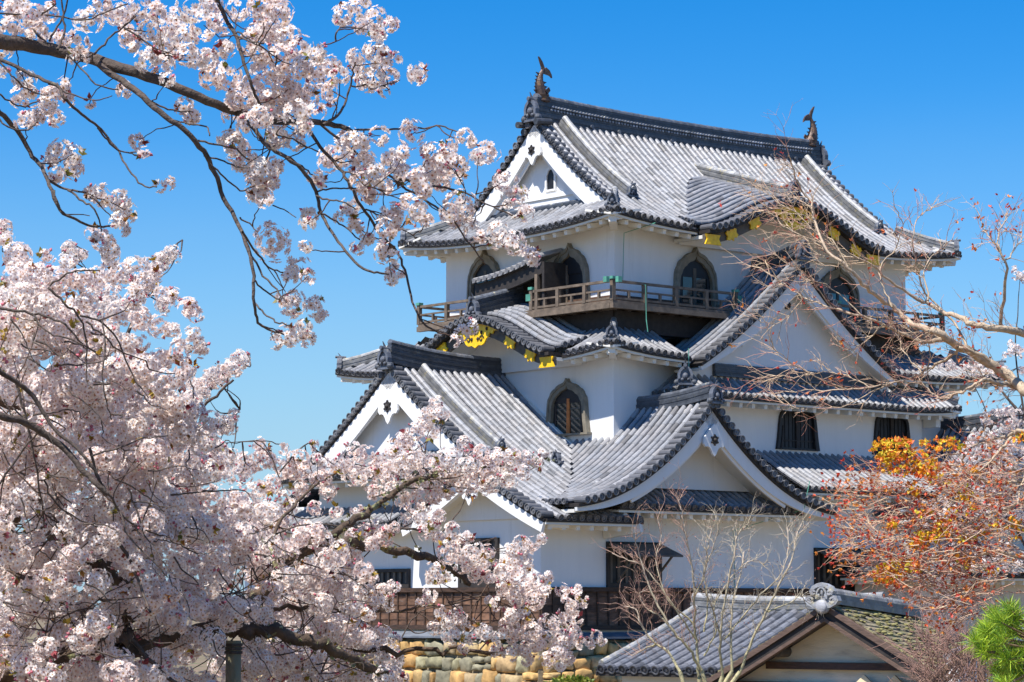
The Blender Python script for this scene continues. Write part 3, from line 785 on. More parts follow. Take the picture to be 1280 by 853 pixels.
# ================================================================ balcony
def balcony():
    Fl, Rl, Ca = MB(), MB(), Multi()
    bx0, bx1, by0, by1 = -.25, 14.1, -.25, 8.6
    Fl.box((bx0, by0, 8.60), (bx1, .7, 8.70)); Fl.box((bx0, .7, 8.60), (.7, by1, 8.70)); Fl.box((13.4, .7, 8.60), (bx1, by1, 8.70)); Fl.box((.7, 8.4, 8.60), (13.4, by1, 8.7))
    Fl.box((bx0 - .04, by0 - .06, 8.47), (bx1 + .04, by0 + .08, 8.62)); Fl.box((bx0 - .06, by0 + .08, 8.47), (bx0 + .08, by1, 8.62)); Fl.box((bx1 - .08, by0 + .08, 8.47), (bx1 + .06, by1, 8.62))
    for i in range(24): Fl.box((.2 + i*.58, by0 + .1, 8.50), (.32 + i*.58, .7, 8.60))
    for i in range(14): Fl.box((bx0 + .1, .75 + i*.58, 8.50), (.7, .87 + i*.58, 8.60))
    fl = Fl.build('balcony', M['rail'], castle)
    def run(p, q, first=True, last=True):
        Rl = MB()
        p = Vector(p); q = Vector(q); L_ = (q - p).length; n = max(1, int(round(L_ / 1.25)))
        for i in range(n + 1):
            if (i == 0 and not first) or (i == n and not last): continue
            a = p.lerp(q, i / n); Rl.box((a.x-.06, a.y-.06, 8.7), (a.x+.06, a.y+.06, 9.24 if 0 < i < n else 9.33))
        for z, w_ in ((8.76, .07), (9.0, .055), (9.25, .08)):
            Rl.bar(p + V3(0,0,z), q + V3(0,0,z), w_, w_ * .9)
        for i in range(n):
            a = p.lerp(q, (i + .5) / n); Rl.box((a.x-.035, a.y-.035, 8.79), (a.x+.035, a.y+.035, 8.98))
        Rl.build('railing', M['rail'], fl)
    run((bx0+.05, by0+.05, 0), (4.75, by0+.05, 0)); run((bx0+.05, by0+.05, 0), (bx0+.05, 3.3, 0), first=False)
    run((bx0+.05, 5.9, 0), (bx0+.05, by1, 0)); run((9.2, by0+.05, 0), (bx1, by0+.05, 0)); run((bx1, by0+.05, 0), (bx1, by1, 0), first=False)
    run((bx0+.05, by1, 0), (bx1, by1, 0), first=False, last=False)
    for x, y in ((bx0+.05, by0+.05), (4.75, by0+.05), (bx0+.05, 3.3), (bx0+.05, by1), (bx1, by0+.05), (9.2, by0+.05)):
        for dx, dy in ((.0, .0),):
            Ca.box((x-.085, y-.085, 9.30), (x+.085, y+.085, 9.38)); 
    for e in ((bx0-.2, by0+.05, 9.25, 'x'), (bx0+.05, by0-.2, 9.25, 'y')):
        x, y, z, k = e
        Ca.box((x-.06, y-.07, z-.06), (x+.06, y+.07, z+.10)) if k == 'x' else Ca.box((x-.07, y-.06, z-.06), (x+.07, y+.06, z+.10))
    Ca.box((4.78, by0-.02, 8.98), (4.95, by0+.13, 9.2)); Ca.box((bx0-.02, 3.3, 8.98), (bx0+.13, 3.5, 9.18))
    Ca.build('rail_cap', M['verdigris'], fl)
balcony()
m = MB(); m.box((.66, .66, 8.7), (13.44, .7, 9.0)); m.box((.66, .7, 8.7), (.7, 8.4, 9.0)); m.build('wainscot', M['board'], castle)
# posts under the balcony
Pp = MB()
Pp.box((.35, .3, 7.9), (.7, 8.4, 8.5)); Pp.box((.3, .35, 7.9), (13.6, .7, 8.5)); Pp.build('balcony_beam', M['darkwood'], castle)

# ================================================================ middle roof
zm = lambda t: 7.14 + 0.46 * t + 0.07 * t * t
MX0, MX1, MY0, MY1 = -1.0, 16.28, -1.0, 11.85
MF = hip_faces(MX0, MX1, MY0, MY1, zm, lift=0.28, Ls=4.0)
gp = lambda a: 10.22 - 0.94 * a + 0.045 * a * a
BG = Dormer('Y', 6.45, -1.35, 0.72, gp, 4.5)
def kprof_l(a): return 7.30 + 1.16 * (0.5 + 0.5 * math.cos(math.pi * min(1.0, a / 3.3))) ** 0.8
KL = Dormer('X', 4.5, -1.5, 0.72, kprof_l, 3.5, tilt=0.27)
T, PN = MB(), MB()
up1 = 1.72
lim = lambda u, a, b: min(up1, max(0.0, min(u - a, b - u)))
slope(T, PN, MF['R'], MX0 + .02, MX1 - .02, lambda u: 0, lambda u: lim(u, MX0, MX1), keep=lambda x, y, z: abs(x - 6.45) > 4.35 and BG.height(x, y) < z + .03)
slope(T, PN, MF['L'], MY0 + .02, MY1 - .02, lambda u: 0, lambda u: lim(u, MY0, MY1), keep=lambda x, y, z: KL.height(x, y) < z + .03)
slope(T, PN, MF['F'], MY0 + .02, MY1 - .02, lambda u: 0, lambda u: lim(u, MY0, MY1) if u < 9.5 else min(2.8, max(0, MY1 - u)), pitch=.54)
slope(T, PN, MF['B'], MX0 + .02, MX1 - .02, lambda u: 0, lambda u: min(3.4, max(0.0, min(u - MX0, MX1 - u))), pitch=.54)
KL.rows(T, PN, keep=lambda x, y, z: z > zm(x - MX0) - .03 or x < MX0, d0=.42)
BG.rows(T, PN, keep=lambda x, y, z: z > zm(y - MY0) - .05 or y < MY0 or abs(x - 6.45) < 4.35, d0=.38, cap=False)
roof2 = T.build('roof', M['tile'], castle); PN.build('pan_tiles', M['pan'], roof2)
D, SF = Multi(), Multi()
eave_edge(D, SF, MF['R'], MX0, 2.15, 1.02, .15); eave_edge(D, SF, MF['R'], 10.9, MX1, 1.02, .15)
eave_edge(D, SF, MF['L'], MY0, 1.15, 1.02, .15, nseg=10); eave_edge(D, SF, MF['L'], 7.9, MY1, 1.02, .15)
eave_edge(D, SF, MF['F'], MY0, MY1, 1.02, .15)
for cx_, cy_, sx, sy in ((MX0, MY0, 1, 1), (MX0, MY1, 1, -1), (MX1, MY0, -1, 1)):
    SF.bar((cx_ + sx*.14, cy_ + sy*.14, 7.22), (cx_ + sx*1.1, cy_ + sy*1.1, 7.15), .2, .24)
D.build('eave_board', M['darkwood'], roof2); SF.build('eave', M['soffit'], roof2)
Rv, Og = Multi(), MB()
for S, c0, sg in ((MF['R'], MX0, 1), (MF['R'], MX1, -1), (MF['L'], MY1, -1)):
    pth = hip_ridge(Rv, S, c0, sg, 1.35, t0=.16, h=.26)
    onigawara(Og, pth[0] - V3(0, 0, .02), pth[0] - pth[1], .38)
Rv.build('hip_ridge', M['ridgelit'], roof2)
wave_front(KL, roof2, True, None, scale=1.0, hwf=3.4)
Rk = Multi(); ridge_bar(Rk, [KL.P(0, .18 + 2.0*i/8, KL.z(0, .18 + 2.0*i/8)) for i in range(9)], .30, .52, 7, .11)
# big gable ridge, rising outward
P_ = [V3(6.45, .72 - 1.95*i/10, 10.14 + .34*(i/10)**2) for i in range(11)]
ridge_bar(Rk, P_, .30, .32, 5, .1)
Rk.build('ridge', M['ridge'], roof2)
onigawara(Og, KL.P(0, .12, KL.z(0, .12) - .02), (-1, 0, 0), .52)
onigawara(Og, (6.45, -1.3, 10.3), (0, -1, 0), .50)
Og.build('ridge_end_tile', M['ridge'], roof2)
def straight_gable(K, parent, hb0, hb1, wallpts_z, wall_d, vt_hw, pend=None, ps=.7, soff=1.0, tp=.6):
    Tv, Bo, Uk, Gw, So = Multi(), Multi(), Multi(), MB(), Multi()
    for q in (-1, 1):
        crv = K.curve(q, vt_hw, 0.0, 30)
        verge_tiles(Tv, crv, K.outd, into=.36, out=.06)
        board_curve(Uk, crv, K.outd, .09, .09, .55, drop=.05)
        board_curve(Bo, [p - K.outd * (.08 if K.axis == 'Y' else .0) for p in crv], K.outd, hb0, hb1, .10, drop=.15, taper=tp)
        board_curve(Bo, [p - K.outd * (.15 if K.axis == 'Y' else .07) for p in crv[:20]], K.outd, hb0 * .5, hb0 * .2, .06, drop=.15 + hb0 * .72)
        board_curve(So, [p - K.outd * .2 for p in crv], K.outd, .09, .09, soff, drop=.2)
    Tv.build('verge_tiles', M['tile'], parent); Uk.build('verge_board', M['darkwood'], parent)
    Bo.build('bargeboard', M['plaster'], parent); So.build('gable_soffit', M['soffit'], parent)
    n = 16; pts = []
    for i in range(n + 1):
        a = K.hw * (1 - i / n); z = K.prof(a) - .12
        if z > wallpts_z: pts.append((-a, z))
    pts = [(pts[0][0], wallpts_z)] + pts
    poly = pts + [(-a, b) for a, b in pts[-2::-1]]
    Gw.plate(poly, .06, lambda a, b, d: K.P(a, wall_d - d, b)); Gw.build('gable_wall', M['plaster'], parent)
    if pend is not None: pendant(parent, lambda a, b, d: K.P(a, .04, pend + b) + K.outd * d, ps)
straight_gable(BG, roof2, .40, .30, 6.5, .75, 4.3, None)
m = MB(); m.ball((6.5 + 1.9, -.62, 8.5), .11); m.cyl((6.45, -.62, 9.0), (6.45, -.72, 9.0), .14, n=6); m.build('gable_boss', M['darkwood'], roof2)

# small bridging roof over the wave gable's ridge, against the top storey
m = MB(); dk = MB(); k = 12
for i in range(k):
    s0, s1 = i / k, (i + 1) / k
    f_ = lambda s: (5.9 - 3.05 * s, 9.78 + .10 * s + .38 * s * s)
    (ya, za), (yb, zb) = f_(s0), f_(s1)
    m.add([V3(-.32, ya, za), V3(-.32, yb, zb), V3(.68, yb, zb + .28), V3(.68, ya, za + .28), V3(-.32, ya, za - .05), V3(-.32, yb, zb - .05), V3(.68, yb, zb + .23), V3(.68, ya, za + .23)],
          [(0,1,2,3),(4,7,6,5),(0,4,5,1),(2,6,7,3),(0,3,7,4),(1,5,6,2)])
    m.cyl((-.38, (ya+yb)/2, (za+zb)/2 + .01), (.68, (ya+yb)/2, (za+zb)/2 + .30), .075, n=8)
    dk.add([V3(-.2, ya, za - .06), V3(-.2, yb, zb - .06), V3(-.2, yb, max(8.5, zb - .5)), V3(-.2, ya, max(8.5, za - .5)), V3(-.1, ya, za - .06), V3(-.1, yb, zb - .06), V3(-.1, yb, max(8.5, zb - .5)), V3(-.1, ya, max(8.5, za - .5))],
          [(0,1,2,3),(7,6,5,4),(0,4,5,1),(1,5,6,2),(2,6,7,3),(3,7,4,0)])
hood = m.build('balcony_hood', M['tile'], castle)
dk.box((-.2, 2.75, 8.5), (.68, 2.85, 10.1)); dk.box((.45, 2.85, 8.5), (.69, 5.4, 9.8)); dk.build('hood_panel', M['darkwood'], hood)
m = MB(); m.box((-.24, 3.02, 8.5), (-.12, 3.14, 9.75)); m.build('hood_post', M['rail'], hood)

# ================================================================ bay pent roof
zb_ = lambda t: 6.08 + 0.62 * t + 0.12 * t * t
BX0, BX1, BY0 = 1.5, 13.6, -1.38
BF = hip_faces(BX0, BX1, BY0, 3.0, zb_, lift=.14, Ls=2.5)
T, PN, D, SF = Multi(), Multi(), MB(), MB()
slope(T, PN, BF['R'], BX0 + .02, BX1 - .02, lambda u: 0, lambda u: min(.98, max(0, min(u - BX0, BX1 - u))))
slope(T, PN, BF['L'], BY0 + .02, 0.0, lambda u: 0, lambda u: min(1.1, max(0, u - BY0)))
slope(T, PN, BF['F'], BY0 + .02, 0.0, lambda u: 0, lambda u: min(1.1, max(0, u - BY0)))
roof3 = T.build('roof', M['tile'], castle); PN.build('pan_tiles', M['pan'], roof3)
eave_edge(D, SF, BF['R'], BX0, BX1, .98, .1, raft=.52); eave_edge(D, SF, BF['L'], BY0, 0.0, 1.1, .1, nseg=6); eave_edge(D, SF, BF['F'], BY0, 0.0, 1.1, .1, nseg=6)
SF.box((BX1 - .75, -.95, 5.62), (BX1 - .55, -.4, 5.98))
D.build('eave_board', M['darkwood'], roof3); SF.build('eave', M['soffit'], roof3)
m = Multi(); ridge_bar(m, [V3(3.3 + 7.2*i/8, -.70, 6.70) for i in range(9)], .22, .34, 6, .05)
hip_ridge(m, BF['R'], BX0, 1, .9, t0=.12, h=.3); hip_ridge(m, BF['R'], BX1, -1, .9, t0=.12, h=.2); m.build('ridge', M['ridge'], roof3)
m = MB(); onigawara(m, (BX0 + .1, BY0 + .1, 6.3), (-1, -1, 0), .5); m.build('ridge_end_tile', M['ridge'], roof3)

# ================================================================ lower roofs
s1 = lambda t: 2.36 + 0.40 * t + 0.028 * t * t
YE = -2.6; RC = 4.87
S1z = lambda y: s1(y - YE) if y <= RC else s1(2 * RC - y - YE)
WG = Dormer('X', RC, -4.3, 0.02, lambda a: s1(RC - YE - a), RC - YE)          # west wing roof, ridge along X
lg = lambda a: 5.68 - 1.05 * a + 0.095 * a * a
G1 = Dormer('Y', 1.0, -3.0, 1.7, lg, 5.1)
G2 = Dormer('Y', 14.3, -3.0, 1.7, lg, 5.1)
LGc = 0.55
LG = Dormer('X', LGc, -4.85, -3.6, lambda a: s1(LGc - YE - a) if LGc - YE - a > 0 else s1(0) + .3 * (LGc - YE - a), LGc - YE)
T, PN = MB(), MB()
WG.rows(T, PN, keep=lambda x, y, z: G1.height(x, y) < z + .02, d0=.38, sides=(1,))
WG.rows(T, PN, d0=.38, sides=(-1,))
# the strip of the slope left of the upper gable
slope(T, PN, lambda u, t: V3(u, YE + t, s1(t)), -4.47, -4.3 + .36, lambda u: 0, lambda u: LGc - YE + .2)
LG.rows(T, PN, d0=.4, sides=(-1,))
slope(T, PN, lambda u, t: V3(u, YE + t, s1(t)), -4.0, -1.3, lambda u: 0, lambda u: .5 if u > -3.5 else .3)
# skirt roof under the upper gable (hidden by the blossom)
slope(T, PN, lambda u, t: V3(-5.15 + t, u, 3.75 + .5 * t), .7, 9.2, lambda u: 0, lambda u: 1.25)
slope(T, PN, lambda u, t: V3(-5.05 + t, u, 2.36 + .5 * t), 3.9, 13.3, lambda u: 0, lambda u: 1.0)
# east stretch and gables
slope(T, PN, lambda u, t: V3(u, -2.4 + t, 3.43 + .5 * t + .03 * t * t), 5.3, 18.2, lambda u: 0, lambda u: 2.05, keep=lambda x, y, z: max(G1.height(x, y), G2.height(x, y)) < z + .02)
G1.rows(T, PN, keep=lambda x, y, z: (y < YE or x > 1 or z > s1(y - YE) - .03) and not (x > 0 and y > 0), d0=.38)
G2.rows(T, PN, keep=lambda x, y, z: y < 0, d0=.38)
# pent roofs at the foot of both gables
for xc in (1.0, 14.3):
    slope(T, PN, lambda u, t: V3(u, -2.62 + t, 2.74 + .55 * t + .04 * t * t), xc - 3.2, xc + 4.0, lambda u: 0, lambda u: 1.1)
# eave below the left gable end
slope(T, PN, lambda u, t: V3(u, -2.3 + t, 2.1 + .5 * t), -2.8, -1.7, lambda u: 0, lambda u: .8) if False else None
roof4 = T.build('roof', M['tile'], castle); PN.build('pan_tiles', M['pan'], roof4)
D, SF = Multi(), Multi()
fS1 = lambda u, t: V3(u, YE + t, s1(t))
eave_edge(D, SF, fS1, -4.8, -1.3, 1.12, .1, raft=.5, nseg=6)
eave_edge(D, SF, lambda u, t: V3(u, -2.4 + t, 3.43 + .5 * t), 5.0, 10.3, .92, .1, raft=.5, nseg=8)
eave_edge(D, SF, lambda u, t: V3(u, -2.4 + t, 3.43 + .5 * t), 16.5, 18.2, .92, .1, raft=.5, nseg=4)
for xc in (1.0, 14.3): eave_edge(D, SF, lambda u, t: V3(u, -2.62 + t, 2.74 + .55 * t), xc - 3.2, xc + 4.0, 1.14, .05, raft=.5, nseg=6)
eave_edge(D, SF, lambda u, t: V3(-5.05 + t, u, 2.36 + .5 * t), 3.9, 13.3, 1.0, .1)
eave_edge(D, SF, lambda u, t: V3(-5.15 + t, u, 3.75 + .5 * t), .7, 9.2, 1.0, .1)
SF.bar((-1.4, -2.6, 2.16), (-1.75, -1.5, 2.0), .16, .24)
D.build('eave_board', M['darkwood'], roof4); SF.build('eave', M['soffit'], roof4)
W = MB(); W.box((-4.05, -1.3, 2.6), (4.9, 11.5, 3.0)); W.box((5.3, -1.5, 2.6), (17.5, 1, 3.45)); W.box((-3.98, 3.4, 2.6), (-.02, 8.6, 4.3)); W.build('wall', M['plaster'], castle)
Rk, Og = Multi(), MB()
P_ = [V3(-4.35 + 4.35*i/12, RC, S1z(RC) - .20 + .30*(1 - i/12)**2.2) for i in range(13)]
ridge_bar(Rk, P_, .34, .60, 8, .11)
for g in (G1, G2):
    P_ = [V3(g.c, 0.02 - 3.0*i/10, lg(0) - .14 + .26*(i/10)**2) for i in range(11)]
    ridge_bar(Rk, P_, .30, .40, 5, .09)
    onigawara(Og, (g.c, -3.02, lg(0) - .05), (0, -1, 0), .46)
P_ = [V3(LG.front + .05 + .9*i/4, LGc, 3.88) for i in range(5)]; ridge_bar(Rk, P_, .28, .3, 4, .09); onigawara(Og, (LG.front, LGc, 3.8), (-1, 0, 0), .4)
onigawara(Og, (-4.38, RC, S1z(RC) - .10), (-1, 0, 0), .56)
dS = lambda u, t: V3(u, YE + t, s1(t))
P_ = [dS(-3.3, 7.25 - 3.5*i/14) + V3(0, 0, .05) for i in range(15)]; Rl_ = MB(); ridge_bar(Rl_, P_, .24, .24, 4, .09); onigawara(Og, P_[-1], P_[-1] - P_[-2], .32)
P_ = [dS(-4.0 + .55 * i, 3.72 - .0 * i) + V3(0, 0, .04) for i in range(2)]
onigawara(Og, dS(-1.45, 3.35) + V3(0, 0, .0), (-1, -.2, 0), .30)
ridge_bar(Rk, [V3(-.9 + 4.0*i/5, -1.62, 3.42) for i in range(6)], .22, .26, 4, .05)
ridge_bar(Rk, [V3(12.4 + 4.0*i/5, -1.62, 3.42) for i in range(6)], .22, .26, 4, .05)
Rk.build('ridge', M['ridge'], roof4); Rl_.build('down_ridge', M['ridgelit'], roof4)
Og.build('ridge_end_tile', M['ridge'], roof4)
for g in (G1, G2): straight_gable(g, roof4, .40, .24, 3.3, 1.15, 5.05, lg(0) - 1.05, .62)
straight_gable(WG, roof4, .42, .5, 4.0, .5, 3.9, S1z(RC) - 1.15, .7, soff=.6, tp=.1)
straight_gable(LG, roof4, .30, .30, 2.4, .75, 3.1, 3.1, .45, soff=.75, tp=.1)
# flashing where roofs meet the wall
m = MB()
m.bar((-.06, 4.9, S1z(4.9) - .03), (-.06, 1.6, S1z(1.6) + .08), .16, .10)
m.bar((-.06, 1.6, 4.55), (-.06, -.06, 4.60), .16, .12); m.bar((-.06, -.07, 4.62), (1.1, -.07, 5.55), .16, .14)
m.build('flashing', M['soffit'], roof4)
# lightning conductor
m = MB()
def wire(p, r=.014): m.sweep(p, [(r*math.cos(a), r*math.sin(a)) for a in (0, 2.1, 4.2)])
wire([V3(1.15, -.55, 11.0), V3(.95, .55, 10.8), V3(.95, .62, 9.4), V3(.95, -.34, 9.2), V3(.95, -.36, 8.2), V3(.95, -.42, 7.85)])
wire([V3(2.0, -1.0, 7.4), V3(2.0, -1.05, 5.2)]); wire([V3(4.8, -2.75, 2.8), V3(3.2, -1.58, 2.2), V3(3.2, -1.58, .5)]); wire([V3(4.7, -3.15, 3.6), V3(4.7, -2.9, 2.75)])
m.build('lightning_cable', M['verdigris'], castle)
# ================================================================ stone wall under the castle
def stone_wall():
    m = MB(); R2 = random.Random(5)
    def stone(c, sx, sy, sz, g, out, along):
        nu, nv = 12, 6; V = []; e = .36
        sp = lambda v: math.copysign(abs(v) ** e, v)
        rot = R2.uniform(-.13, .13); ph0 = [R2.uniform(.76, 1.12) for _ in range(nu)]
        for i in range(nv + 1):
            th = math.pi * i / nv
            for j in range(nu):
                ph = 2 * math.pi * j / nu; k = ph0[j]
                a = sp(math.cos(ph)) * sp(math.sin(th)) * sx * k; b = sp(math.sin(ph)) * sp(math.sin(th)) * sz * k; d = sp(math.cos(th)) * sy
                a, b = a * R2.uniform(.96, 1.04) + b * rot, b * R2.uniform(.96, 1.04) - a * rot * .6; d *= R2.uniform(.85, 1.08) if 1 < i < nv - 1 else 1.0
                V.append(c + along * a + V3(0, 0, b) + out * d)
        Fc = [(i*nu+j, i*nu+(j+1)%nu, (i+1)*nu+(j+1)%nu, (i+1)*nu+j) for i in range(nv) for j in range(nu)]
        m.add(V, Fc, g)
    cols = [(1.0, .80, .45), (1.15, .85, .42), (.95, .85, .6), (.62, .68, .55), (.8, .72, .55), (1.1, .9, .6), (.5, .55, .5), (1.0, .72, .36)]
    for face in ('L', 'R'):
        z = -.90; L_ = 13 if face == 'L' else 14
        for r_ in range(8):
            h = R2.uniform(.30, .48); x = -.05 if r_ % 2 else .0
            while x < L_:
                w_ = R2.uniform(.30, .75) if R2.random() < .8 else R2.uniform(.14, .25)
                bat = (-.9 - z) * .28; g = R2.choice(cols); k = R2.uniform(.75, 1.15)
                hh_ = h * R2.uniform(.8, 1.22); c = (x + w_/2, z - h/2 + R2.uniform(-.05, .05))
                if R2.random() < .16:
                    for q in (-1, 1):
                        P = V3(-4.35 - bat, -1.75 + c[0] - bat, c[1] + q*h*.25) if face == 'L' else V3(-4.2 + c[0] - bat, -1.75 - bat, c[1] + q*h*.25)
                        stone(P, w_*.48, .18, h*.235, (g[0]*k, g[1]*k, g[2]*k, 1), V3(-1,0,0) if face == 'L' else V3(0,-1,0), V3(0,1,0) if face == 'L' else V3(1,0,0))
                else:
                    P = V3(-4.35 - bat, -1.75 + c[0] - bat, c[1]) if face == 'L' else V3(-4.2 + c[0] - bat, -1.75 - bat, c[1])
                    stone(P, w_*.515, .2 + R2.uniform(-.03, .05), hh_*.54, (g[0]*k, g[1]*k, g[2]*k, 1), V3(-1,0,0) if face == 'L' else V3(0,-1,0), V3(0,1,0) if face == 'L' else V3(1,0,0))
                x += w_ + .015
            z -= h + .01
    root = empty('stone_wall', O, math.atan2(XV.y, XV.x), 'golden and grey rough stone retaining wall under the castle', 'wall')
    m.build('stones', mat('stone', (0.52, 0.43, 0.31), 0.9, amp=0.35, scale=5, tint=True, bump=1.0, bscale=7, second=(0.18, 0.17, 0.13), sec_scale=3, sec_lo=0.6, sec_hi=0.75), root, smooth=True)
    b = MB()
    V = [V3(-4.3, -1.7, -.88), V3(17.5, -1.7, -.88), V3(17.5, 12, -.88), V3(-4.3, 12, -.88), V3(-5.75, -3.15, -6.1), V3(19, -3.15, -6.1), V3(19, 13.5, -6.1), V3(-5.75, 13.5, -6.1)]
    b.add(V, [(0,1,2,3),(7,6,5,4),(0,4,5,1),(1,5,6,2),(2,6,7,3),(3,7,4,0)])
    b.build('wall_core', mat('dark_mortar', (0.20, 0.16, 0.10), 0.95, amp=0.4, scale=8, bump=0.5), root)  # dark mortar backing behind the stones
stone_wall()

# ================================================================ tiled outbuilding in front (roof slope towards the viewer)
def store():
    E1 = at(745, 838, 60.0); phi = R(40)
    root = empty('low_tiled_building', (E1.x, E1.y, EYE), -phi, 'low building with grey tiled roof behind the bare shrub', 'building')
    zz = E1.z - EYE
    T, PN = MB(), MB(); LN = 5.2
    S = lambda u, t: V3(u, t, zz + .30 * t + .012 * t * t)
    slope(T, PN, S, 0, LN, lambda u: 0, lambda u: 3.8, pitch=.30, r=.095)
    S2 = lambda u, t: V3(u, 7.6 - t, zz + .30 * t + .012 * t * t)
    slope(T, PN, S2, 0, LN, lambda u: 0, lambda u: 3.8, pitch=.60, r=.095)
    rf = T.build('roof', M['shadetile'], root); PN.build('pan_tiles', M['pan'], rf)
    m = MB(); ridge_bar(m, [V3(-.05 + (LN+.1)*i/10, 3.8, zz + 1.22 + .1*abs(i/5-1)**2) for i in range(11)], .34, .34, 5, .11)
    ridge_bar(m, [S(.1, 3.7 - 3.6*i/8) + V3(0,0,.03) for i in range(9)], .2, .1, 2, .09); m.build('ridge', M['ridgelit'], rf)
    d = MB(); d.box((0, .02, zz - .12), (LN, .25, zz - .03)); d.box((-.03, .02, zz - .12), (.05, 7.5, zz - .04)); d.build('eave_board', M['darkwood'], rf)
    w_ = MB(); w_.box((.35, .5, -6), (LN-.2, 7.1, zz - .02)); w_.build('wall', M['plaster'], root)
store()

# ================================================================ gatehouse in front
def gate():
    A = at(1038, 757, 40.0); th = R(35)
    # local frame: x across (to the viewer's right), y along the ridge away from the viewer
    root = empty('gatehouse', (A.x, A.y, 0.0), -th, 'small gabled gatehouse with mossy shingled roof and grey tiled ridge', 'gatehouse')
    az_ = A.z; L_ = 2.75; HW = 3.2; sl_ = 0.585
    def S(a, d): return V3(a, d, az_ - abs(a) * sl_ + .010 * a * a - .075 * d + .02)
    mt = mat('mossy_shingle', (0.22, 0.18, 0.12), 0.95, amp=0.45, scale=6, tint=True, bump=0.8, bscale=30, second=(0.27, 0.25, 0.13), sec_scale=3.0, sec_lo=0.46, sec_hi=0.6)
    m = MB(); R3 = random.Random(3)
    for q in (-1, 1):
        n = 27
        for r_ in range(n):
            a0 = HW * (n - r_) / n; a1 = a0 - HW / n * 1.5
            d = -.12
            while d < L_:
                w_ = R3.uniform(.05, .13); k = R3.uniform(.6, 1.25)
                P = [S(q*a0, d), S(q*a0, d + w_), S(q*max(a1, .02), d + w_), S(q*max(a1, .02), d)]
                lo = R3.uniform(.03, .055)
                V = [P[0] + V3(0,0,lo), P[1] + V3(0,0,lo), P[2] + V3(0,0,.01), P[3] + V3(0,0,.01)]
                V += [P[0] + V3(0,0,.0), P[1] + V3(0,0,.0), P[2], P[3]]
                c = (k, k * R3.uniform(.95, 1.06), k * R3.uniform(.85, 1.05), 1)
                m.add(V, [(0,1,2,3) if q < 0 else (3,2,1,0),(0,4,5,1),(1,5,6,2),(2,6,7,3),(3,7,4,0)], c)
                d += w_ + .003
    rf = m.build('roof', mt, root)
    mo = MB()                                                   # moss cushions and small tufts
    for i in range(420):
        a = R3.uniform(.15, 2.6); d = R3.uniform(0, L_ - .1)
        if R3.random() > math.exp(-a * .55) * 1.1: continue
        p = S(a, d); s_ = R3.uniform(.012, .035); k = R3.uniform(.6, 1.4)
        mo.ball(p + V3(0,0,.045), s_*1.8, s_*1.8, s_*.7, c=(k, k, k, 1), nu=6, nv=4)
    mo.build('moss', mat('moss', (0.20, 0.18, 0.07), 0.95, tint=True, amp=.3, scale=15), rf, smooth=True)
    b = MB(); b2 = MB()
    for q in (-1, 1):
        for (dp, hh, yy, mb) in ((.0, .075, -.16, b), (.075, .13, -.12, b2), (.205, .05, -.16, b)):
            P = [S(q * HW * i / 10, 0) + V3(0, yy, -dp - hh / 2) for i in range(11)]
            mb.sweep(P, [(-.05, -hh/2), (.05, -hh/2), (.05, hh/2), (-.05, hh/2)])
        P = [S(q * HW * i / 10, 0) + V3(0, .3, -.06) for i in range(11)]
        b.sweep(P, [(-.4, -.03), (.4, -.03), (.4, .03), (-.4, .03)])
    b.build('bargeboard', mat('red_brown_timber', (0.12, 0.075, 0.055), 0.7, amp=.3, scale=6, bump=.3, stretch=(1,1,5)), rf)
    b2.build('verge_board', M['darkwood'], rf)
    w_ = MB(); pts = [(-2.9, .3), (2.9, .3), (2.9, az_ - 2.9*sl_ - .1), (0, az_ - .16), (-2.9, az_ - 2.9*sl_ - .1)]
    w_.plate(pts, .12, lambda a, z, d: V3(a, .42 - d, z))
    w_.box((-2.9, .5, 0.3), (2.9, L_ - .2, az_ - 2.9*sl_ - .1))
    w_.build('wall', mat('aged_plaster', (0.80, 0.68, 0.50), 0.9, amp=.14, scale=1.5, bump=.3, bscale=14, second=(0.48, 0.40, 0.29), sec_scale=2.2, sec_lo=.55, sec_hi=.75, stretch=(1, 1, 5)), root)
    tb = MB()
    for z, h in ((az_ - .91, .11), (az_ - 1.22, .12), (az_ - 1.9, .14)):
        hw_ = min(2.85, (az_ - z) / sl_ - .32); tb.box((-hw_, .20, z - h/2), (hw_, .32, z + h/2))
    tb.build('beam', mat('dark_red_beam', (0.07, 0.032, 0.02), .6, amp=.4, scale=8, bump=.3, stretch=(1,1,6)), root)
    lg_ = MB()
    for a in (-.92, .92): lg_.cyl((a, .0, az_ - .70), (a, .5, az_ - .70), .085, n=14)
    lg_.cyl((0, .0, az_ - .20), (0, .5, az_ - .2), .10, n=14)
    lg_.build('purlin', M['greywood'], root)
    cb = MB()
    for x in (.47, .98): cb.plate([(x-.17, -1.18), (x, -1.03), (x+.17, -1.18)], .05, lambda a, z, d: V3(a, .19 - d, az_ + z))
    cb.build('carved_bracket', mat('pale_bracket', (0.75, 0.6, 0.38), .8), root)
    rg = MB()
    P = [S(0, -.05 + (L_ + .05) * i / 12) + V3(0, 0, -.02 + .0) for i in range(13)]
    for p in P: p.z = az_ + .02 - .075 * (p.y + .05)
    ridge_bar(rg, P, .30, .16, 2, .02)
    rl = rg.build('ridge', M['ridgelit'], rf)
    tw = MB(); Q = [p + V3(0, 0, .155) for p in P]
    L2 = (Q[-1] - Q[0]).length; n = 40
    for i in range(n):
        p = Q[0].lerp(Q[-1], (i + .5) / n); k = R3.uniform(.8, 1.3)
        tw.cyl(p - V3(0, .03, 0), p + V3(0, .012, 0), .083, .098, n=10, c=(k, k*1.01, k*1.04, 1))
    tw.build('ridge_cap', M['ridgelit'], rf)
    og = MB(); c0 = V3(0, -.16, az_ + .0)
    fm = lambda a, b, d: c0 + V3(a, -d, b)
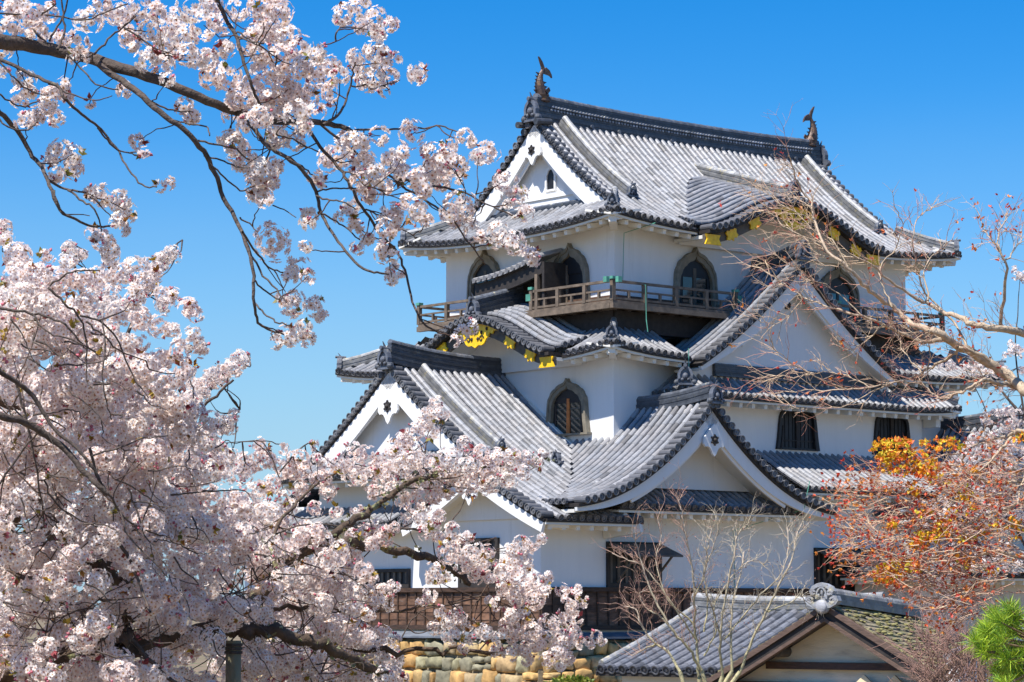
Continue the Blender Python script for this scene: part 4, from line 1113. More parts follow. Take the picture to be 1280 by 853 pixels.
    out = [(-.34,.02),(-.40,.10),(-.36,.20),(-.25,.21),(-.29,.30),(-.22,.40),(-.10,.46),(0,.48),(.10,.46),(.22,.40),(.29,.30),(.25,.21),(.36,.20),(.40,.10),(.34,.02),(.2,-.05),(-.2,-.05)]
    k = (1.7, 1.75, 1.85, 1); s_ = .70
    og.plate([(a*s_, b*s_) for a, b in out], .08, fm, k)
    og.ring([(a*s_*1.02, b*s_*1.02) for a, b in out], [(a*s_*.74, .06 + b*s_*.66) for a, b in out], .13, fm, (1.7, 1.75, 1.85, 1), back=.08)
    for q in (-1, 1):
        for (cx_, cz_, rr) in ((.27, .10, .085), (.20, .27, .06)):
            og.sweep([fm((q*(cx_ + rr*math.cos(t)*(1 - t/11)))*s_, (cz_ + rr*math.sin(t)*(1 - t/11))*s_, .12) for t in [j*.55 for j in range(15)]], [(-.014,-.014),(.014,-.014),(.014,.014),(-.014,.014)], (2.0, 2.0, 2.1, 1))
        og.ball(fm(q*.30*s_, .10*s_, .10), .028, .03, .028, k); og.ball(fm(q*.10*s_, .20*s_, .10), .035, .03, .05, k)
    og.ball(fm(0, .30*s_, .09), .03, .03, .07, k); og.sweep([fm(q*.13*s_, (.14 + .24*math.sqrt(max(0,1-q*q)))*s_, .12) for q in [-1 + .2*j for j in range(11)]], [(-.012,-.012),(.012,-.012),(.012,.012),(-.012,.012)], k)
    og.build('ridge_end_tile', M['ridgelit'], rf, smooth=False)
    bs = MB(); bs.cyl(fm(0, -.02, .0), fm(0, -.02, .14), .105, n=20, c=(1.9, 1.9, 2.0, 1)); bs.ball(fm(0, -.02, .14), .10, .03, .10, (1.9, 1.9, 2.0, 1)); bs.build('ridge_end_boss', M['ridgelit'], rf, smooth=True)
gate()

# ================================================================ annex on the right, in front of the castle wall
def annex():
    root = empty('castle_annex', O, math.atan2(XV.y, XV.x), 'dark roofed low annex with cream wall behind the red leafed maple', 'annex')
    x0, x1, y0, y1 = 7.35, 24, -4.6, -1.8
    F_ = hip_faces(x0, x1, y0, y1 + 3, lambda t: .98 + .55 * t, lift=.08, Ls=2)
    T, PN, D, SF = MB(), MB(), MB(), MB()
    slope(T, PN, F_['R'], x0 + .02, x1 - .02, lambda u: 0, lambda u: min(1.35, max(0, u - x0)))
    slope(T, PN, F_['L'], y0 + .02, y1, lambda u: 0, lambda u: min(1.35, max(0, u - y0)))
    rf = T.build('roof', M['ridge'], root); PN.build('pan_tiles', M['pan'], rf)
    eave_edge(D, SF, F_['R'], x0, x1, .7, .05); eave_edge(D, SF, F_['L'], y0, y1, .7, .05, nseg=5)
    D.build('eave_board', M['darkwood'], rf); SF.build('eave', M['soffit'], rf)
    m = MB(); hip_ridge(m, F_['R'], x0, 1, 1.35, t0=.1, h=.12, w_=.2); m.build('ridge', M['ridgelit'], rf)
    w_ = MB(); w_.box((x0 + .7, y0 + .7, -6), (x1 - .7, y1, .96)); w_.box((x0 + 1.35, y0 + 1.35, .9), (x1, y1, 1.7))
    w_.build('wall', mat('cream_plaster', (0.62, 0.55, 0.45), .9, amp=.1, scale=2), root)
annex()

def coped_wall():
    a = at(1190, 816, 38); b = at(1300, 768, 40.5)
    root = empty('garden_wall', (a.x, a.y, 0), math.atan2(b.y - a.y, b.x - a.x), 'low white garden wall with pale tile coping behind the pine', 'wall')
    L_ = math.hypot(b.x - a.x, b.y - a.y); m = MB(); c = MB()
    za, zb2 = a.z, b.z
    m.add([V3(0,-.1,0), V3(L_,-.1,0), V3(L_,.1,0), V3(0,.1,0), V3(0,-.1,za-.1), V3(L_,-.1,zb2-.1), V3(L_,.1,zb2-.1), V3(0,.1,za-.1)], [(0,1,5,4),(1,2,6,5),(2,3,7,6),(3,0,4,7),(4,5,6,7)])
    for q in (-.09, .0, .09): c.cyl((0, q, za - .05 + (.04 if q == 0 else 0)), (L_, q, zb2 - .05 + (.04 if q == 0 else 0)), .055, n=8)
    m.build('wall', M['plaster'], root); c.build('coping', M['tile'], root)
coped_wall()
# ================================================================ vegetation helpers
def smooth_path(P, step=None, jit=0.0, seed=0):
    """Catmull-Rom through points (n,3) -> denser path"""
    P = np.asarray(P, float); n = len(P)
    if n < 3: Q = [P[0] + (P[-1] - P[0]) * k / 4 for k in range(5)]; return np.array(Q)
    E_ = np.vstack([2*P[0] - P[1], P, 2*P[-1] - P[-2]]); out = []
    for i in range(n - 1):
        a, b, c, d = E_[i], E_[i+1], E_[i+2], E_[i+3]
        m = 4
        for k in range(m):
            t = k / m
            out.append(.5 * ((2*b) + (-a + c)*t + (2*a - 5*b + 4*c - d)*t*t + (-a + 3*b - 3*c + d)*t**3))
    out.append(P[-1]); out = np.array(out)
    if jit: out[1:-1] += nr.normal(0, jit, (len(out) - 2, 3))
    return out

class Tubes:
    def __init__(s): s.V = []; s.F = []; s.C = []; s.n = 0
    def add(s, P, r0, r1, k=5, c=(1, 1, 1, 1), c1=None):
        P = np.asarray(P, float); n = len(P)
        T = np.gradient(P, axis=0); T /= np.maximum(np.linalg.norm(T, axis=1, keepdims=True), 1e-9)
        up = np.array([0.13, 0.21, 0.97]); A = np.cross(T, up); A /= np.maximum(np.linalg.norm(A, axis=1, keepdims=True), 1e-9)
        B = np.cross(T, A); r = (np.linspace(r0, r1, n) if np.isscalar(r0) else np.asarray(r0))[:, None, None]
        th = np.arange(k) * 2 * math.pi / k
        V = P[:, None, :] + r * (np.cos(th)[None, :, None] * A[:, None, :] + np.sin(th)[None, :, None] * B[:, None, :])
        s.V.append(V.reshape(-1, 3)); i = np.arange(n - 1)[:, None] * k; j = np.arange(k)[None, :]; j2 = (j + 1) % k
        s.F.append((np.stack([i + j, i + j2, i + k + j2, i + k + j], -1).reshape(-1, 4) + s.n)); s.n += n * k
        c1 = c1 or c; w_ = np.linspace(0, 1, n)[:, None]
        s.C.append(np.repeat(np.array(c)[None] * (1 - w_) + np.array(c1)[None] * w_, k, axis=0))
    def build(s, name, mat_, parent, smooth=True):
        return np_mesh(name, np.vstack(s.V), [np.vstack(s.F)], np.vstack(s.C), mat_, parent, smooth)

def px(path, d0, d1=None, wob=0.15, seed=None):
    """pixel polyline -> world path at depth d0..d1 with some in-and-out wander"""
    d1 = d0 if d1 is None else d1; n = len(path); ph = rnd.uniform(0, 6)
    return np.array([tuple(at(x, y, d0 + (d1 - d0) * i / max(1, n - 1) + wob * math.sin(ph + i * .9))) for i, (x, y) in enumerate(path)])

# --- one cherry flower, five notched petals and a coloured heart
def flower_template():
    V, Fc, G = [], [], []
    for k in range(5):
        a0 = 2 * math.pi * k / 5
        for r_, da, z, g in ((.08, 0, .0, 0), (.55, -.60, .08, .75), (.98, -.36, .17, 1), (.84, 0, .16, .97), (.98, .36, .17, 1), (.55, .60, .08, .75)):
            V.append((r_ * math.cos(a0 + da), r_ * math.sin(a0 + da), z)); G.append(g)
    F6 = np.arange(30).reshape(5, 6)
    for k in range(5):
        a = 2 * math.pi * (k + .5) / 5; V.append((.25 * math.cos(a), .25 * math.sin(a), .08)); G.append(-1)
    return np.array(V), F6, np.arange(30, 35)[None, :], np.array(G)
FT = flower_template()
def rand_frames(N):
    """rotation matrices whose z axis is N (n,3), random spin"""
    z = N / np.linalg.norm(N, axis=1, keepdims=True); a = nr.normal(size=z.shape); x = np.cross(a, z); x /= np.linalg.norm(x, axis=1, keepdims=True)
    y = np.cross(z, x); return np.stack([x, y, z], axis=2)
def blossom_mesh(name, clusters, mat_, parent, fr=0.0192, dens=1.0, simple=False, white=0.0):
    """clusters: list of (centre, radius). Flowers sit on each cluster's skin facing out."""
    Ps, Ns, Ss, Cs = [], [], [], []
    budP, budN = [], []
    for (c, R_) in clusters:
        n = max(5, int(dens * 1.15 * 4 * math.pi * R_ * R_ / (math.pi * fr * fr)))
        D = nr.normal(size=(n, 3)); D /= np.linalg.norm(D, axis=1, keepdims=True)
        ax = nr.uniform(.75, 1.2, 3); rr = R_ * np.where(nr.rand(n, 1) < .22, nr.uniform(.45, .75, (n, 1)), nr.uniform(.88, 1.06, (n, 1)))
        P = np.array(c) + D * rr * ax; N = D + nr.normal(0, .17, (n, 3))
        Ps.append(P); Ns.append(N); Ss.append(fr * nr.uniform(.82, 1.12, n))
        k = nr.uniform(0, 1); base = np.array([.97, .865 + .06 * k, .81 + .06 * k]) * nr.uniform(.97, 1.02)
        Cs.append(np.minimum(base[None] * nr.uniform(.86, 1.06, (n, 1)), .96))
        m = nr.poisson(2.2)
        if m:
            D2 = nr.normal(size=(m, 3)); D2 /= np.linalg.norm(D2, axis=1, keepdims=True); D2 = D2 * .35 + D2[nr.randint(m)] * 1.0; D2 /= np.linalg.norm(D2, axis=1, keepdims=True)
            budP.append(np.array(c) + D2 * R_ * 1.05); budN.append(D2)
    P = np.vstack(Ps); N = np.vstack(Ns); S_ = np.concatenate(Ss); Cc = np.vstack(Cs); n = len(P)
    Rm = rand_frames(N); V0, F6, F5, G = FT
    V = np.einsum('nij,kj->nki', Rm, V0) * S_[:, None, None] + P[:, None, :]
    open_ = nr.uniform(.7, 1.6, n)
    C = np.ones((n, len(V0), 4))
    g = G[None, :, None]
    inner = Cc * np.array([.93, .68, .66]); heart = np.array([.40, .17, .10])
    col_ = np.where(g > 0, Cc[:, None, :] * np.clip(g, 0, 1) + inner[:, None, :] * (1 - np.clip(g, 0, 1)), inner[:, None, :])
    hk = nr.uniform(0, 1, n)[:, None]
    hc = heart[None] * (1 - hk) + np.array([.55, .36, .12])[None] * hk
    col_ = np.where(g < 0, hc[:, None, :], col_)
    C[:, :, :3] = col_
    off = (np.arange(n) * len(V0))[:, None, None]
    f6 = (F6[None] + off).reshape(-1, 6); f5 = (F5[None] + off).reshape(-1, 5)
    o = np_mesh(name, V.reshape(-1, 3), [f6, f5], C.reshape(-1, 4), mat_, parent)
    return np.vstack(budP), np.vstack(budN)
def bud_mesh(P, N, parent, s=0.007, col_=(.62, .18, .23)):
    """closed buds on dark red stalks"""
    n = len(P); Rm = rand_frames(N)
    T_ = np.array([(0,0,-2.6),(.22,0,-1),(0,.22,-1),(-.22,0,-1),(0,-.22,-1),(1,0,.3),(0,1,.3),(-1,0,.3),(0,-1,.3),(0,0,1.6)])
    F3 = np.array([(0,2,1),(0,3,2),(0,4,3),(0,1,4),(9,5,6),(9,6,7),(9,7,8),(9,8,5)]); F4 = np.array([(1,2,6,5),(2,3,7,6),(3,4,8,7),(4,1,5,8)])
    V = np.einsum('nij,kj->nki', Rm, T_) * (s * nr.uniform(.7, 1.3, (n, 1, 1))) + P[:, None, :]
    C = np.ones((n, 10, 4)); C[:, :, :3] = np.array(col_) * nr.uniform(.6, 1.4, (n, 1, 1)); C[:, :5, :3] = (.20, .07, .03)
    off = (np.arange(n) * 10)[:, None, None]
    return np_mesh('bud', V.reshape(-1, 3), [(F3[None] + off).reshape(-1, 3), (F4[None] + off).reshape(-1, 4)], C.reshape(-1, 4), M['tintleaf'], parent)
def leaf_mesh(name, P, N, parent, size, cols, k=3, narrow=.28, var=.3):
    """tufts of k narrow leaves fanning from each point"""
    n = len(P); Pn = np.repeat(P, k, axis=0); Nn = np.repeat(N, k, axis=0) + nr.normal(0, .55, (n * k, 3)); m = n * k
    Rm = rand_frames(np.cross(Nn, nr.normal(size=(m, 3)))); z = Nn / np.linalg.norm(Nn, axis=1, keepdims=True)
    side = Rm[:, :, 2]; nn = np.cross(side, z); L_ = size * nr.uniform(.6, 1.3, (m, 1))
    V = np.stack([Pn, Pn + z*L_*.45 + side*L_*narrow, Pn + z*L_ + nn*L_*.15, Pn + z*L_*.45 - side*L_*narrow], axis=1)
    ci = np.repeat(nr.randint(len(cols), size=n), k); C = np.ones((m, 4, 4)); C[:, :, :3] = (np.array(cols)[ci] * nr.uniform(1 - var, 1 + var, (m, 1)))[:, None, :]
    return np_mesh(name, V.reshape(-1, 3), [np.arange(m * 4).reshape(-1, 4)], C.reshape(-1, 4), M['tintleaf'], parent)

M['petal'] = mat('petal', (1, 1, 1), 0.75, amp=0.02, tint=True, trans=0.42)
M['tintleaf'] = mat('tinted_leaf', (1, 1, 1), 0.6, amp=0.1, tint=True, trans=0.25)
M['bark'] = mat('cherry_bark', (0.085, 0.062, 0.05), 0.85, amp=0.45, scale=30, tint=True, bump=0.6, bscale=60, second=(0.16, 0.14, 0.10), sec_scale=18, sec_lo=0.58, sec_hi=0.7)
M['oldbark'] = mat('lichen_bark', (0.085, 0.055, 0.035), 0.9, amp=0.5, scale=14, bump=1.0, bscale=30, second=(0.27, 0.27, 0.13), sec_scale=9, sec_lo=0.57, sec_hi=0.64)
M['twig'] = mat('pale_twig', (1, 1, 1), 0.75, amp=0.3, scale=20, tint=True, bump=0.3, bscale=60)

def to_np(v): return np.array((v.x, v.y, v.z))
def twig_between(tb, a, b, r0=.004, r1=.0022, sag=.04, col_=(1, 1, 1, 1)):
    a = np.asarray(a); b = np.asarray(b); m = (a + b) / 2 + np.array([nr.normal(0, sag), nr.normal(0, sag), -abs(nr.normal(0, sag))])
    tb.add(smooth_path([a, m, b], jit=.002), r0, r1, 4, col_)

# ================================================================ cherry tree whose bough hangs over the view
def overhead():
    base = at(-330, 300, 10.6)
    root = empty('cherry_tree', (base.x, base.y, ground_h(base.x, base.y)), 0, 'near cherry tree reaching in from the upper left with hanging flowering twigs', 'cherry tree', 'cherry trees in blossom')
    tb = Tubes(); off = np.array(root.location)
    D = 10.5
    br = [  # (pixels, r0, r1, depth0, depth1)
        ([(-120,10),(-40,42),(0,53),(30,55),(75,65),(120,75),(160,88),(210,105),(260,127),(300,142),(345,152),(395,153),(425,158),(442,166)], .036, .009, 10.3, 10.7),
        ([(118,76),(145,97),(172,115),(200,140),(230,163),(255,190),(268,215),(280,248),(298,280),(310,312),(317,345),(318,380),(322,402),(335,412),(352,417)], .014, .004, 10.4, 10.3),
        ([(306,300),(325,338),(345,362),(358,378)], .005, .003, 10.3, 10.2), ([(303,290),(322,318),(338,335),(354,341)], .005, .003, 10.3, 10.5),
        ([(318,350),(328,362),(345,373),(352,374)], .004, .003, 10.3, 10.3), ([(300,272),(315,282),(322,290)], .004, .002, 10.3, 10.3),
        ([(318,378),(330,392),(345,402),(362,408)], .004, .003, 10.3, 10.2),
        ([(298,142),(318,162),(333,182),(350,192),(378,213),(395,239),(401,265),(411,285),(427,308),(450,333),(467,341),(486,343)], .010, .004, 10.5, 10.3),
        ([(375,150),(390,168),(405,190),(428,215),(441,239),(457,265),(477,295),(496,315),(506,338),(514,370),(523,393),(536,410),(556,417)], .008, .004, 10.7, 10.9),
        ([(400,155),(450,195),(500,230),(529,249),(559,269),(575,288),(591,311),(606,331)], .006, .003, 10.8, 11.0),
        ([(500,225),(530,232),(555,234),(582,242),(608,255),(641,270)], .006, .003, 10.8, 11.1),
        ([(440,164),(470,161),(500,161),(530,160),(550,158),(572,165)], .005, .003, 10.7, 10.9),
        ([(404,156),(419,147),(428,136),(437,112),(441,92),(444,78)], .007, .003, 10.7, 10.7), ([(440,108),(460,107),(480,108),(500,100)], .004, .002, 10.7, 10.8),
        ([(420,52),(421,40),(428,34),(448,35)], .004, .003, 10.7, 10.8),
        ([(-60,60),(-20,70),(6,77),(48,98),(71,107),(80,122),(92,134),(113,151),(131,166),(148,190),(160,211),(178,231),(196,234)], .009, .003, 10.2, 10.2),
        ([(122,160),(135,176),(150,190),(172,190)], .004, .003, 10.2, 10.2),
        ([(-60,90),(-20,115),(0,140),(20,163),(38,190),(52,210),(62,232),(75,262),(95,275),(118,284),(140,283)], .012, .004, 10.2, 10.4),
        ([(60,225),(80,236),(104,240),(125,254)], .006, .003, 10.3, 10.3), ([(85,238),(104,252),(118,262),(127,290)], .005, .003, 10.3, 10.3), ([(68,238),(75,262),(85,268),(112,270)], .004, .002, 10.3, 10.3),
        ([(262,-40),(272,0),(285,28),(297,50),(303,72),(312,98),(318,118),(330,140)], .010, .005, 10.4, 10.5),
        ([(294,44),(312,52),(330,55)], .004, .003, 10.4, 10.4), ([(297,40),(315,52),(332,62),(345,66)], .004, .003, 10.4, 10.5),
        ([(62,52),(75,28),(85,0),(90,-30)], .005, .003, 10.3, 10.3), ([(60,55),(40,35),(50,20),(70,5)], .004, .003, 10.3, 10.3), ([(-20,15),(20,18),(70,20),(100,26),(130,17),(160,5)], .004, .003, 10.3, 10.4),
        ([(118,68),(135,50),(152,35),(170,20)], .005, .003, 10.4, 10.4), ([(155,36),(180,50),(200,65),(215,71)], .004, .003, 10.4, 10.4),
        ([(72,62),(80,40),(78,10),(76,-30)], .006, .003, 10.3, 10.3), ([(0,78),(15,95),(25,105),(45,117)], .004, .003, 10.2, 10.2),
        ([(-10,110),(12,127),(30,133),(50,125)], .004, .003, 10.1, 10.1), ([(-10,140),(10,158),(35,162),(48,148)], .004, .003, 10.1, 10.1),
        ([(85,70),(105,90),(125,108),(148,112)], .004, .003, 10.3, 10.3), ([(60,105),(90,118),(118,125),(140,120)], .004, .002, 10.2, 10.2),
        ([(172,115),(195,130),(215,138),(240,140)], .005, .003, 10.4, 10.4), ([(215,150),(235,155),(258,158),(262,170)], .004, .003, 10.4, 10.4),
        ([(240,175),(262,180),(290,185),(312,200)], .005, .003, 10.4, 10.5), ([(255,195),(275,200),(295,208),(312,210)], .004, .003, 10.4, 10.4), ([(262,205),(280,222),(300,238),(312,235)], .004, .003, 10.4, 10.4),
        ([(345,168),(360,172),(380,182),(398,190)], .004, .003, 10.5, 10.5), ([(350,192),(368,200),(385,215),(396,226)], .004, .003, 10.5, 10.5),
        ([(396,240),(412,236),(430,236),(445,236)], .004, .003, 10.5, 10.5), ([(395,245),(412,250),(428,252),(445,262)], .004, .003, 10.4, 10.4), ([(402,268),(418,275),(432,285),(450,300)], .004, .003, 10.4, 10.4),
        ([(340,184),(330,205),(322,225)], .004, .003, 10.5, 10.5), ([(428,215),(445,220),(455,232),(470,235)], .004, .002, 10.7, 10.7),
        ([(341,257),(355,262),(370,272)], .003, .002, 10.4, 10.4), ([(457,262),(475,270),(500,285),(520,298)], .004, .002, 10.8, 10.8),
        ([(582,240),(575,225),(570,215)], .003, .002, 10.9, 10.9), ([(529,249),(545,262),(565,270)], .003, .002, 10.9, 10.9),
    ]
    segs = []
    for p, r0, r1, d0, d1 in br:
        P = smooth_path(px(p, d0, d1, wob=.08), jit=.0022) ; segs.append(P)
        tb.add(P - off, r0, r1, 8 if r0 > .009 else 5)
    # trunk and bough outside the frame
    A = np.array(segs[0][0]); tr = smooth_path([np.array([base.x, base.y, root.location.z - .1]), np.array([base.x + .05, base.y, root.location.z + 1.4]), np.array([base.x + .2, base.y, 7.6]), A + np.array([-.35, 0, -.1]), A])
    tk = Tubes(); tk.add(tr - off, .17, .036, 12)
    tk.build('trunk', M['oldbark'], root); 
    cl = """20,10,20 10,35,18 40,20,18 50,42,12 75,50,13 110,25,20 98,52,16 60,15,14 125,8,14 148,15,18 175,10,18 197,15,15 160,45,15 190,40,20 215,30,20 240,10,20 265,8,15 230,45,18 185,75,19 208,66,14 235,70,15 257,75,18 280,62,14 265,98,19 287,95,19 300,10,18 325,10,18 350,15,20 335,35,20 357,45,20 330,65,18 352,75,20 312,55,15 376,60,17 396,66,15 378,85,18 398,90,19 413,82,14 230,132,13 240,146,12 155,112,12 210,100,10
30,100,16 36,116,12 60,130,17 46,145,13 30,152,13 66,118,13 85,125,11 80,108,11 5,90,8 112,130,7 75,190,19 62,205,13 93,212,14 72,220,13 92,193,12 170,176,12 181,190,8 200,233,7 212,229,8 128,245,17 110,240,11 150,252,15 160,264,13 146,276,11 155,287,9 128,297,12 138,312,13
300,125,20 320,113,20 340,130,22 360,112,20 382,122,18 326,147,18 310,157,14 350,152,16 291,182,18 310,202,16 329,216,18 343,207,14 318,232,16 331,247,12 286,172,13 371,142,18 412,118,14 395,140,12
430,18,16 450,14,19 470,24,15 486,30,13 474,44,10 455,34,12 445,75,15 470,68,19 490,76,13 465,95,15 486,94,12 481,113,9 521,92,16 425,95,12
345,172,17 370,176,13 381,160,11 395,221,11 401,229,8 425,190,19 445,178,18 455,202,18 475,170,13 470,217,17 450,227,15 491,200,16 480,232,12 515,168,17 501,216,15 505,190,9 520,222,16 541,190,15 556,203,18 561,185,11 546,217,19 530,237,14 575,207,12 580,170,11 590,178,9 598,196,13 611,190,13 574,221,9
305,207,13 335,228,15 323,246,13 388,270,14 384,280,10 341,303,23 381,309,9 374,333,15 362,345,11 384,346,11 366,379,17 354,372,7 395,384,13 402,396,9 379,409,13 360,421,15 382,424,11 345,428,9
432,270,13 445,282,11 438,258,13 458,300,11 447,308,10 480,317,13 491,321,9 495,340,12 490,348,9 457,240,14 490,272,21 480,288,15 523,265,18 534,277,10 510,252,12 575,256,19 561,266,12 590,288,14 600,296,9 632,226,14 644,245,15 657,267,13 622,290,15 641,303,17 655,312,10 664,322,13 575,416,11 588,409,10 568,426,7"""
    C = []
    for w_ in cl.split():
        x, y, r_ = map(float, w_.split(','))
        d = D + nr.uniform(-.25, .35) + (.3 if x > 400 else 0); c = to_np(at(x, y, d)) ; R_ = r_ * d / F
        C.append((c - off, R_ * .93))
        if r_ > 14 and nr.rand() < .5:
            c2 = c + np.array([nr.normal(0, R_*.5), nr.uniform(.08, .25), nr.normal(0, R_*.5)]); C.append((c2 - off, R_ * .8))
    allp = np.vstack(segs)
    for c, R_ in C:                                    # join each cluster to the nearest wood
        w0 = c + off; dd = np.linalg.norm(allp - w0, axis=1); q = allp[np.argsort(dd)[nr.randint(12)]]
        if dd.min() < .22: twig_between(tb, q - off, c, .003, .0018, .012, (.9, .7, .6, 1))
    tb.build('branch', M['bark'], root)
    P, N = blossom_mesh('blossom', C, M['petal'], root)
    bud_mesh(P, N, root, .0065)
    k = nr.rand(len(C)) < .5; L_ = np.array([c for c, r in C])[k]; Rr = np.array([r for c, r in C])[k]
    D2 = nr.normal(size=L_.shape); D2 /= np.linalg.norm(D2, axis=1, keepdims=True)
    leaf_mesh('young_leaf', np.repeat(L_ + D2 * Rr[:, None] * .8, 2, axis=0), np.repeat(D2, 2, axis=0), root, .028, [(.30,.13,.03), (.22,.20,.04), (.30,.06,.05)], k=3)
overhead()

# ================================================================ big cherry tree lower left
def inpoly(x, y, P):
    c = False; j = len(P) - 1
    for i in range(len(P)):
        if (P[i][1] > y) != (P[j][1] > y) and x < (P[j][0] - P[i][0]) * (y - P[i][1]) / (P[j][1] - P[i][1]) + P[i][0]: c = not c
        j = i
    return c
def lower():
    base = at(-90, 853, 13.5)
    root = empty('cherry_tree', (base.x, base.y, ground_h(base.x, base.y)), 0, 'old blossoming cherry tree at lower left, mossy limb propped by a post', 'cherry tree', 'cherry trees in blossom')
    off = np.array(root.location); tk = Tubes(); tb = Tubes(); segs = []
    limbs = [
        ([(-150,900),(-60,860),(0,842),(50,832),(90,818),(150,812),(205,800),(245,790),(285,785),(309,787),(345,791),(386,803),(425,816),(455,832),(485,844)], .085, .026, 13.5, 15.0),
        ([(-120,760),(-40,700),(10,650),(45,640),(70,668),(110,700),(132,712),(150,730),(163,752),(160,790),(150,812)], .05, .045, 13.8, 13.6),
        ([(285,785),(300,765),(322,748),(345,722),(365,700),(395,682),(422,681),(450,680),(484,688),(524,694),(556,707),(572,718),(588,730)], .045, .022, 14.4, 16.0),
        ([(365,700),(400,678),(438,652),(465,638),(490,620),(520,600),(560,590),(600,583),(650,580),(684,571)], .030, .005, 15.0, 16.2),
        ([(386,803),(440,810),(497,814),(543,814),(580,812),(618,817),(650,800),(690,790),(730,780)], .022, .006, 15.4, 16.3),
        ([(300,765),(360,758),(420,762),(461,763),(500,764),(524,758),(560,755),(600,750)], .016, .005, 15, 16),
        ([(345,722),(340,690),(350,650),(380,620),(400,600),(440,580)], .015, .007, 15, 16),
        ([(45,640),(60,590),(40,540),(0,500),(-50,470)], .03, .03, 13.6, 13.2),
    ]
    for p, r0, r1, d0, d1 in limbs:
        P = smooth_path(px(p, d0, d1, wob=.12), jit=.010); segs.append(P)
        n = len(P); rr = np.linspace(r0, r1, n) * .85 * nr.uniform(.88, 1.15, n); tk.add(P - off, rr, 0, 12)
    tr = smooth_path([np.array([base.x, base.y, root.location.z - .2]), np.array([base.x, base.y, 4.9]), np.array([base.x + .1, base.y, 5.3]), segs[0][2]])
    tk.add(tr - off, .22, .09, 14); tk.add(smooth_path([tr[-6], segs[1][0] + np.array([.0, 0, 0]), segs[1][2]]) - off, .10, .055, 10)
    tk.add(smooth_path([segs[1][0], segs[7][-1]]) - off, .05, .03, 8)
    trunk = tk.build('trunk', M['oldbark'], root)
    dark = [  # thin dark branches in front of the blossom
        ([(-40,515),(0,520),(30,528),(60,545),(85,565),(100,585),(120,605),(135,618)], .020, .013, 12.3, 12.5), ([(-30,430),(0,465),(25,480),(45,500),(62,530),(90,555),(110,575),(125,600)], .013, .007, 12.3, 12.5),
        ([(112,560),(120,590),(132,612)], .008, .006, 12.5, 12.5), ([(-20,375),(0,385),(40,392),(70,400),(90,415),(105,435)], .008, .004, 12.2, 12.3), ([(60,360),(80,378),(100,398),(108,430),(107,470),(115,485)], .006, .003, 12.0, 12.0),
        ([(62,358),(85,342),(105,338),(125,338)], .005, .003, 12.1, 12.2), ([(108,402),(130,420),(148,438),(182,451)], .005, .003, 12.1, 12.2), ([(100,395),(130,405),(150,430),(165,470),(186,498)], .005, .003, 12.1, 12.2),
        ([(128,400),(131,430),(128,480),(135,510),(140,525)], .004, .003, 12.0, 12.0), ([(40,392),(60,415),(90,425),(120,440)], .005, .003, 12.2, 12.2), ([(0,605),(30,560),(50,540)], .006, .004, 12.5, 12.5),
        ([(135,618),(150,640),(165,655),(195,668),(212,672)], .006, .003, 12.6, 12.8), ([(150,640),(160,670),(190,700),(210,722)], .006, .003, 12.6, 12.6), ([(55,600),(70,630),(100,650),(140,665)], .005, .003, 12.6, 12.8),
        ([(20,480),(35,530),(45,580),(50,620),(55,660)], .006, .004, 12.6, 12.8), ([(115,570),(150,560),(180,548),(210,545)], .005, .003, 12.4, 12.6), ([(142,655),(150,680),(165,705),(178,740),(188,765)], .011, .006, 12.9, 12.7),
        ([(145,600),(170,612),(190,625),(205,640)], .004, .003, 12.6, 12.8), ([(160,610),(172,640),(182,670),(200,695),(212,715)], .005, .003, 12.7, 12.7),
        ([(103,763),(118,785),(130,800)], .012, .008, 13.0, 13.0), ([(-10,640),(20,655),(60,660),(100,690)], .006, .003, 12.9, 12.9), ([(20,720),(50,725),(85,728)], .008, .006, 13, 13),
        ([(60,790),(80,770),(110,760),(130,745)], .004, .003, 12.9, 12.9), ([(165,800),(200,840),(230,860)], .012, .010, 13.3, 13.4), ([(220,530),(233,520),(255,508),(275,490),(292,475)], .012, .007, 16, 16),
        ([(218,475),(228,500),(233,520)], .005, .004, 16, 16), ([(228,462),(240,480),(242,498)], .004, .004, 16, 16),
        ([(480,665),(510,660),(540,670),(565,690),(590,712),(610,730)], .008, .004, 15.4, 15.6), ([(560,680),(590,686),(620,692),(650,697)], .004, .002, 15.4, 15.6), ([(605,720),(600,700),(605,682),(620,672)], .006, .003, 15.5, 15.5),
        ([(560,753),(600,745),(630,738),(655,730)], .004, .002, 15.4, 15.6), ([(500,800),(520,770),(540,760),(575,765),(610,790)], .004, .003, 15.4, 15.5), ([(600,812),(630,780),(640,760),(650,740)], .005, .003, 15.8, 15.9),
        ([(640,800),(670,780),(655,755),(648,745)], .004, .003, 15.8, 15.8), ([(350,600),(330,555),(310,552),(280,555)], .004, .002, 16, 16.1), ([(360,560),(340,553),(310,551),(283,554)], .004, .002, 16, 16.1),
        ([(350,590),(370,565),(385,555),(392,560)], .006, .003, 15.9, 16), ([(440,665),(470,670),(490,665),(480,640)], .005, .003, 15.5, 15.6), ([(300,700),(330,680),(350,665),(395,655),(440,660)], .006, .004, 15.2, 15.4),
        ([(500,600),(520,590),(530,570),(535,545),(545,505)], .006, .003, 16, 16.2), ([(660,582),(675,573),(690,565)], .004, .002, 16.1, 16.2),
        ([(700,790),(720,770),(722,750),(728,740)], .004, .003, 16, 16), ([(660,805),(690,815),(720,800),(745,795)], .005, .002, 16, 16), ([(410,820),(400,845),(395,870)], .006, .005, 15, 15),
    ]
    for p, r0, r1, d0, d1 in dark:
        P = smooth_path(px(p, d0, d1, wob=.06), jit=.003); segs.append(P); tb.add(P - off, r0, r1, 6)
    allp = np.vstack(segs)
    C = []
    def put(x, y, r_, d):
        c = to_np(at(x, y, d)); C.append((c - off, r_ * d / F))
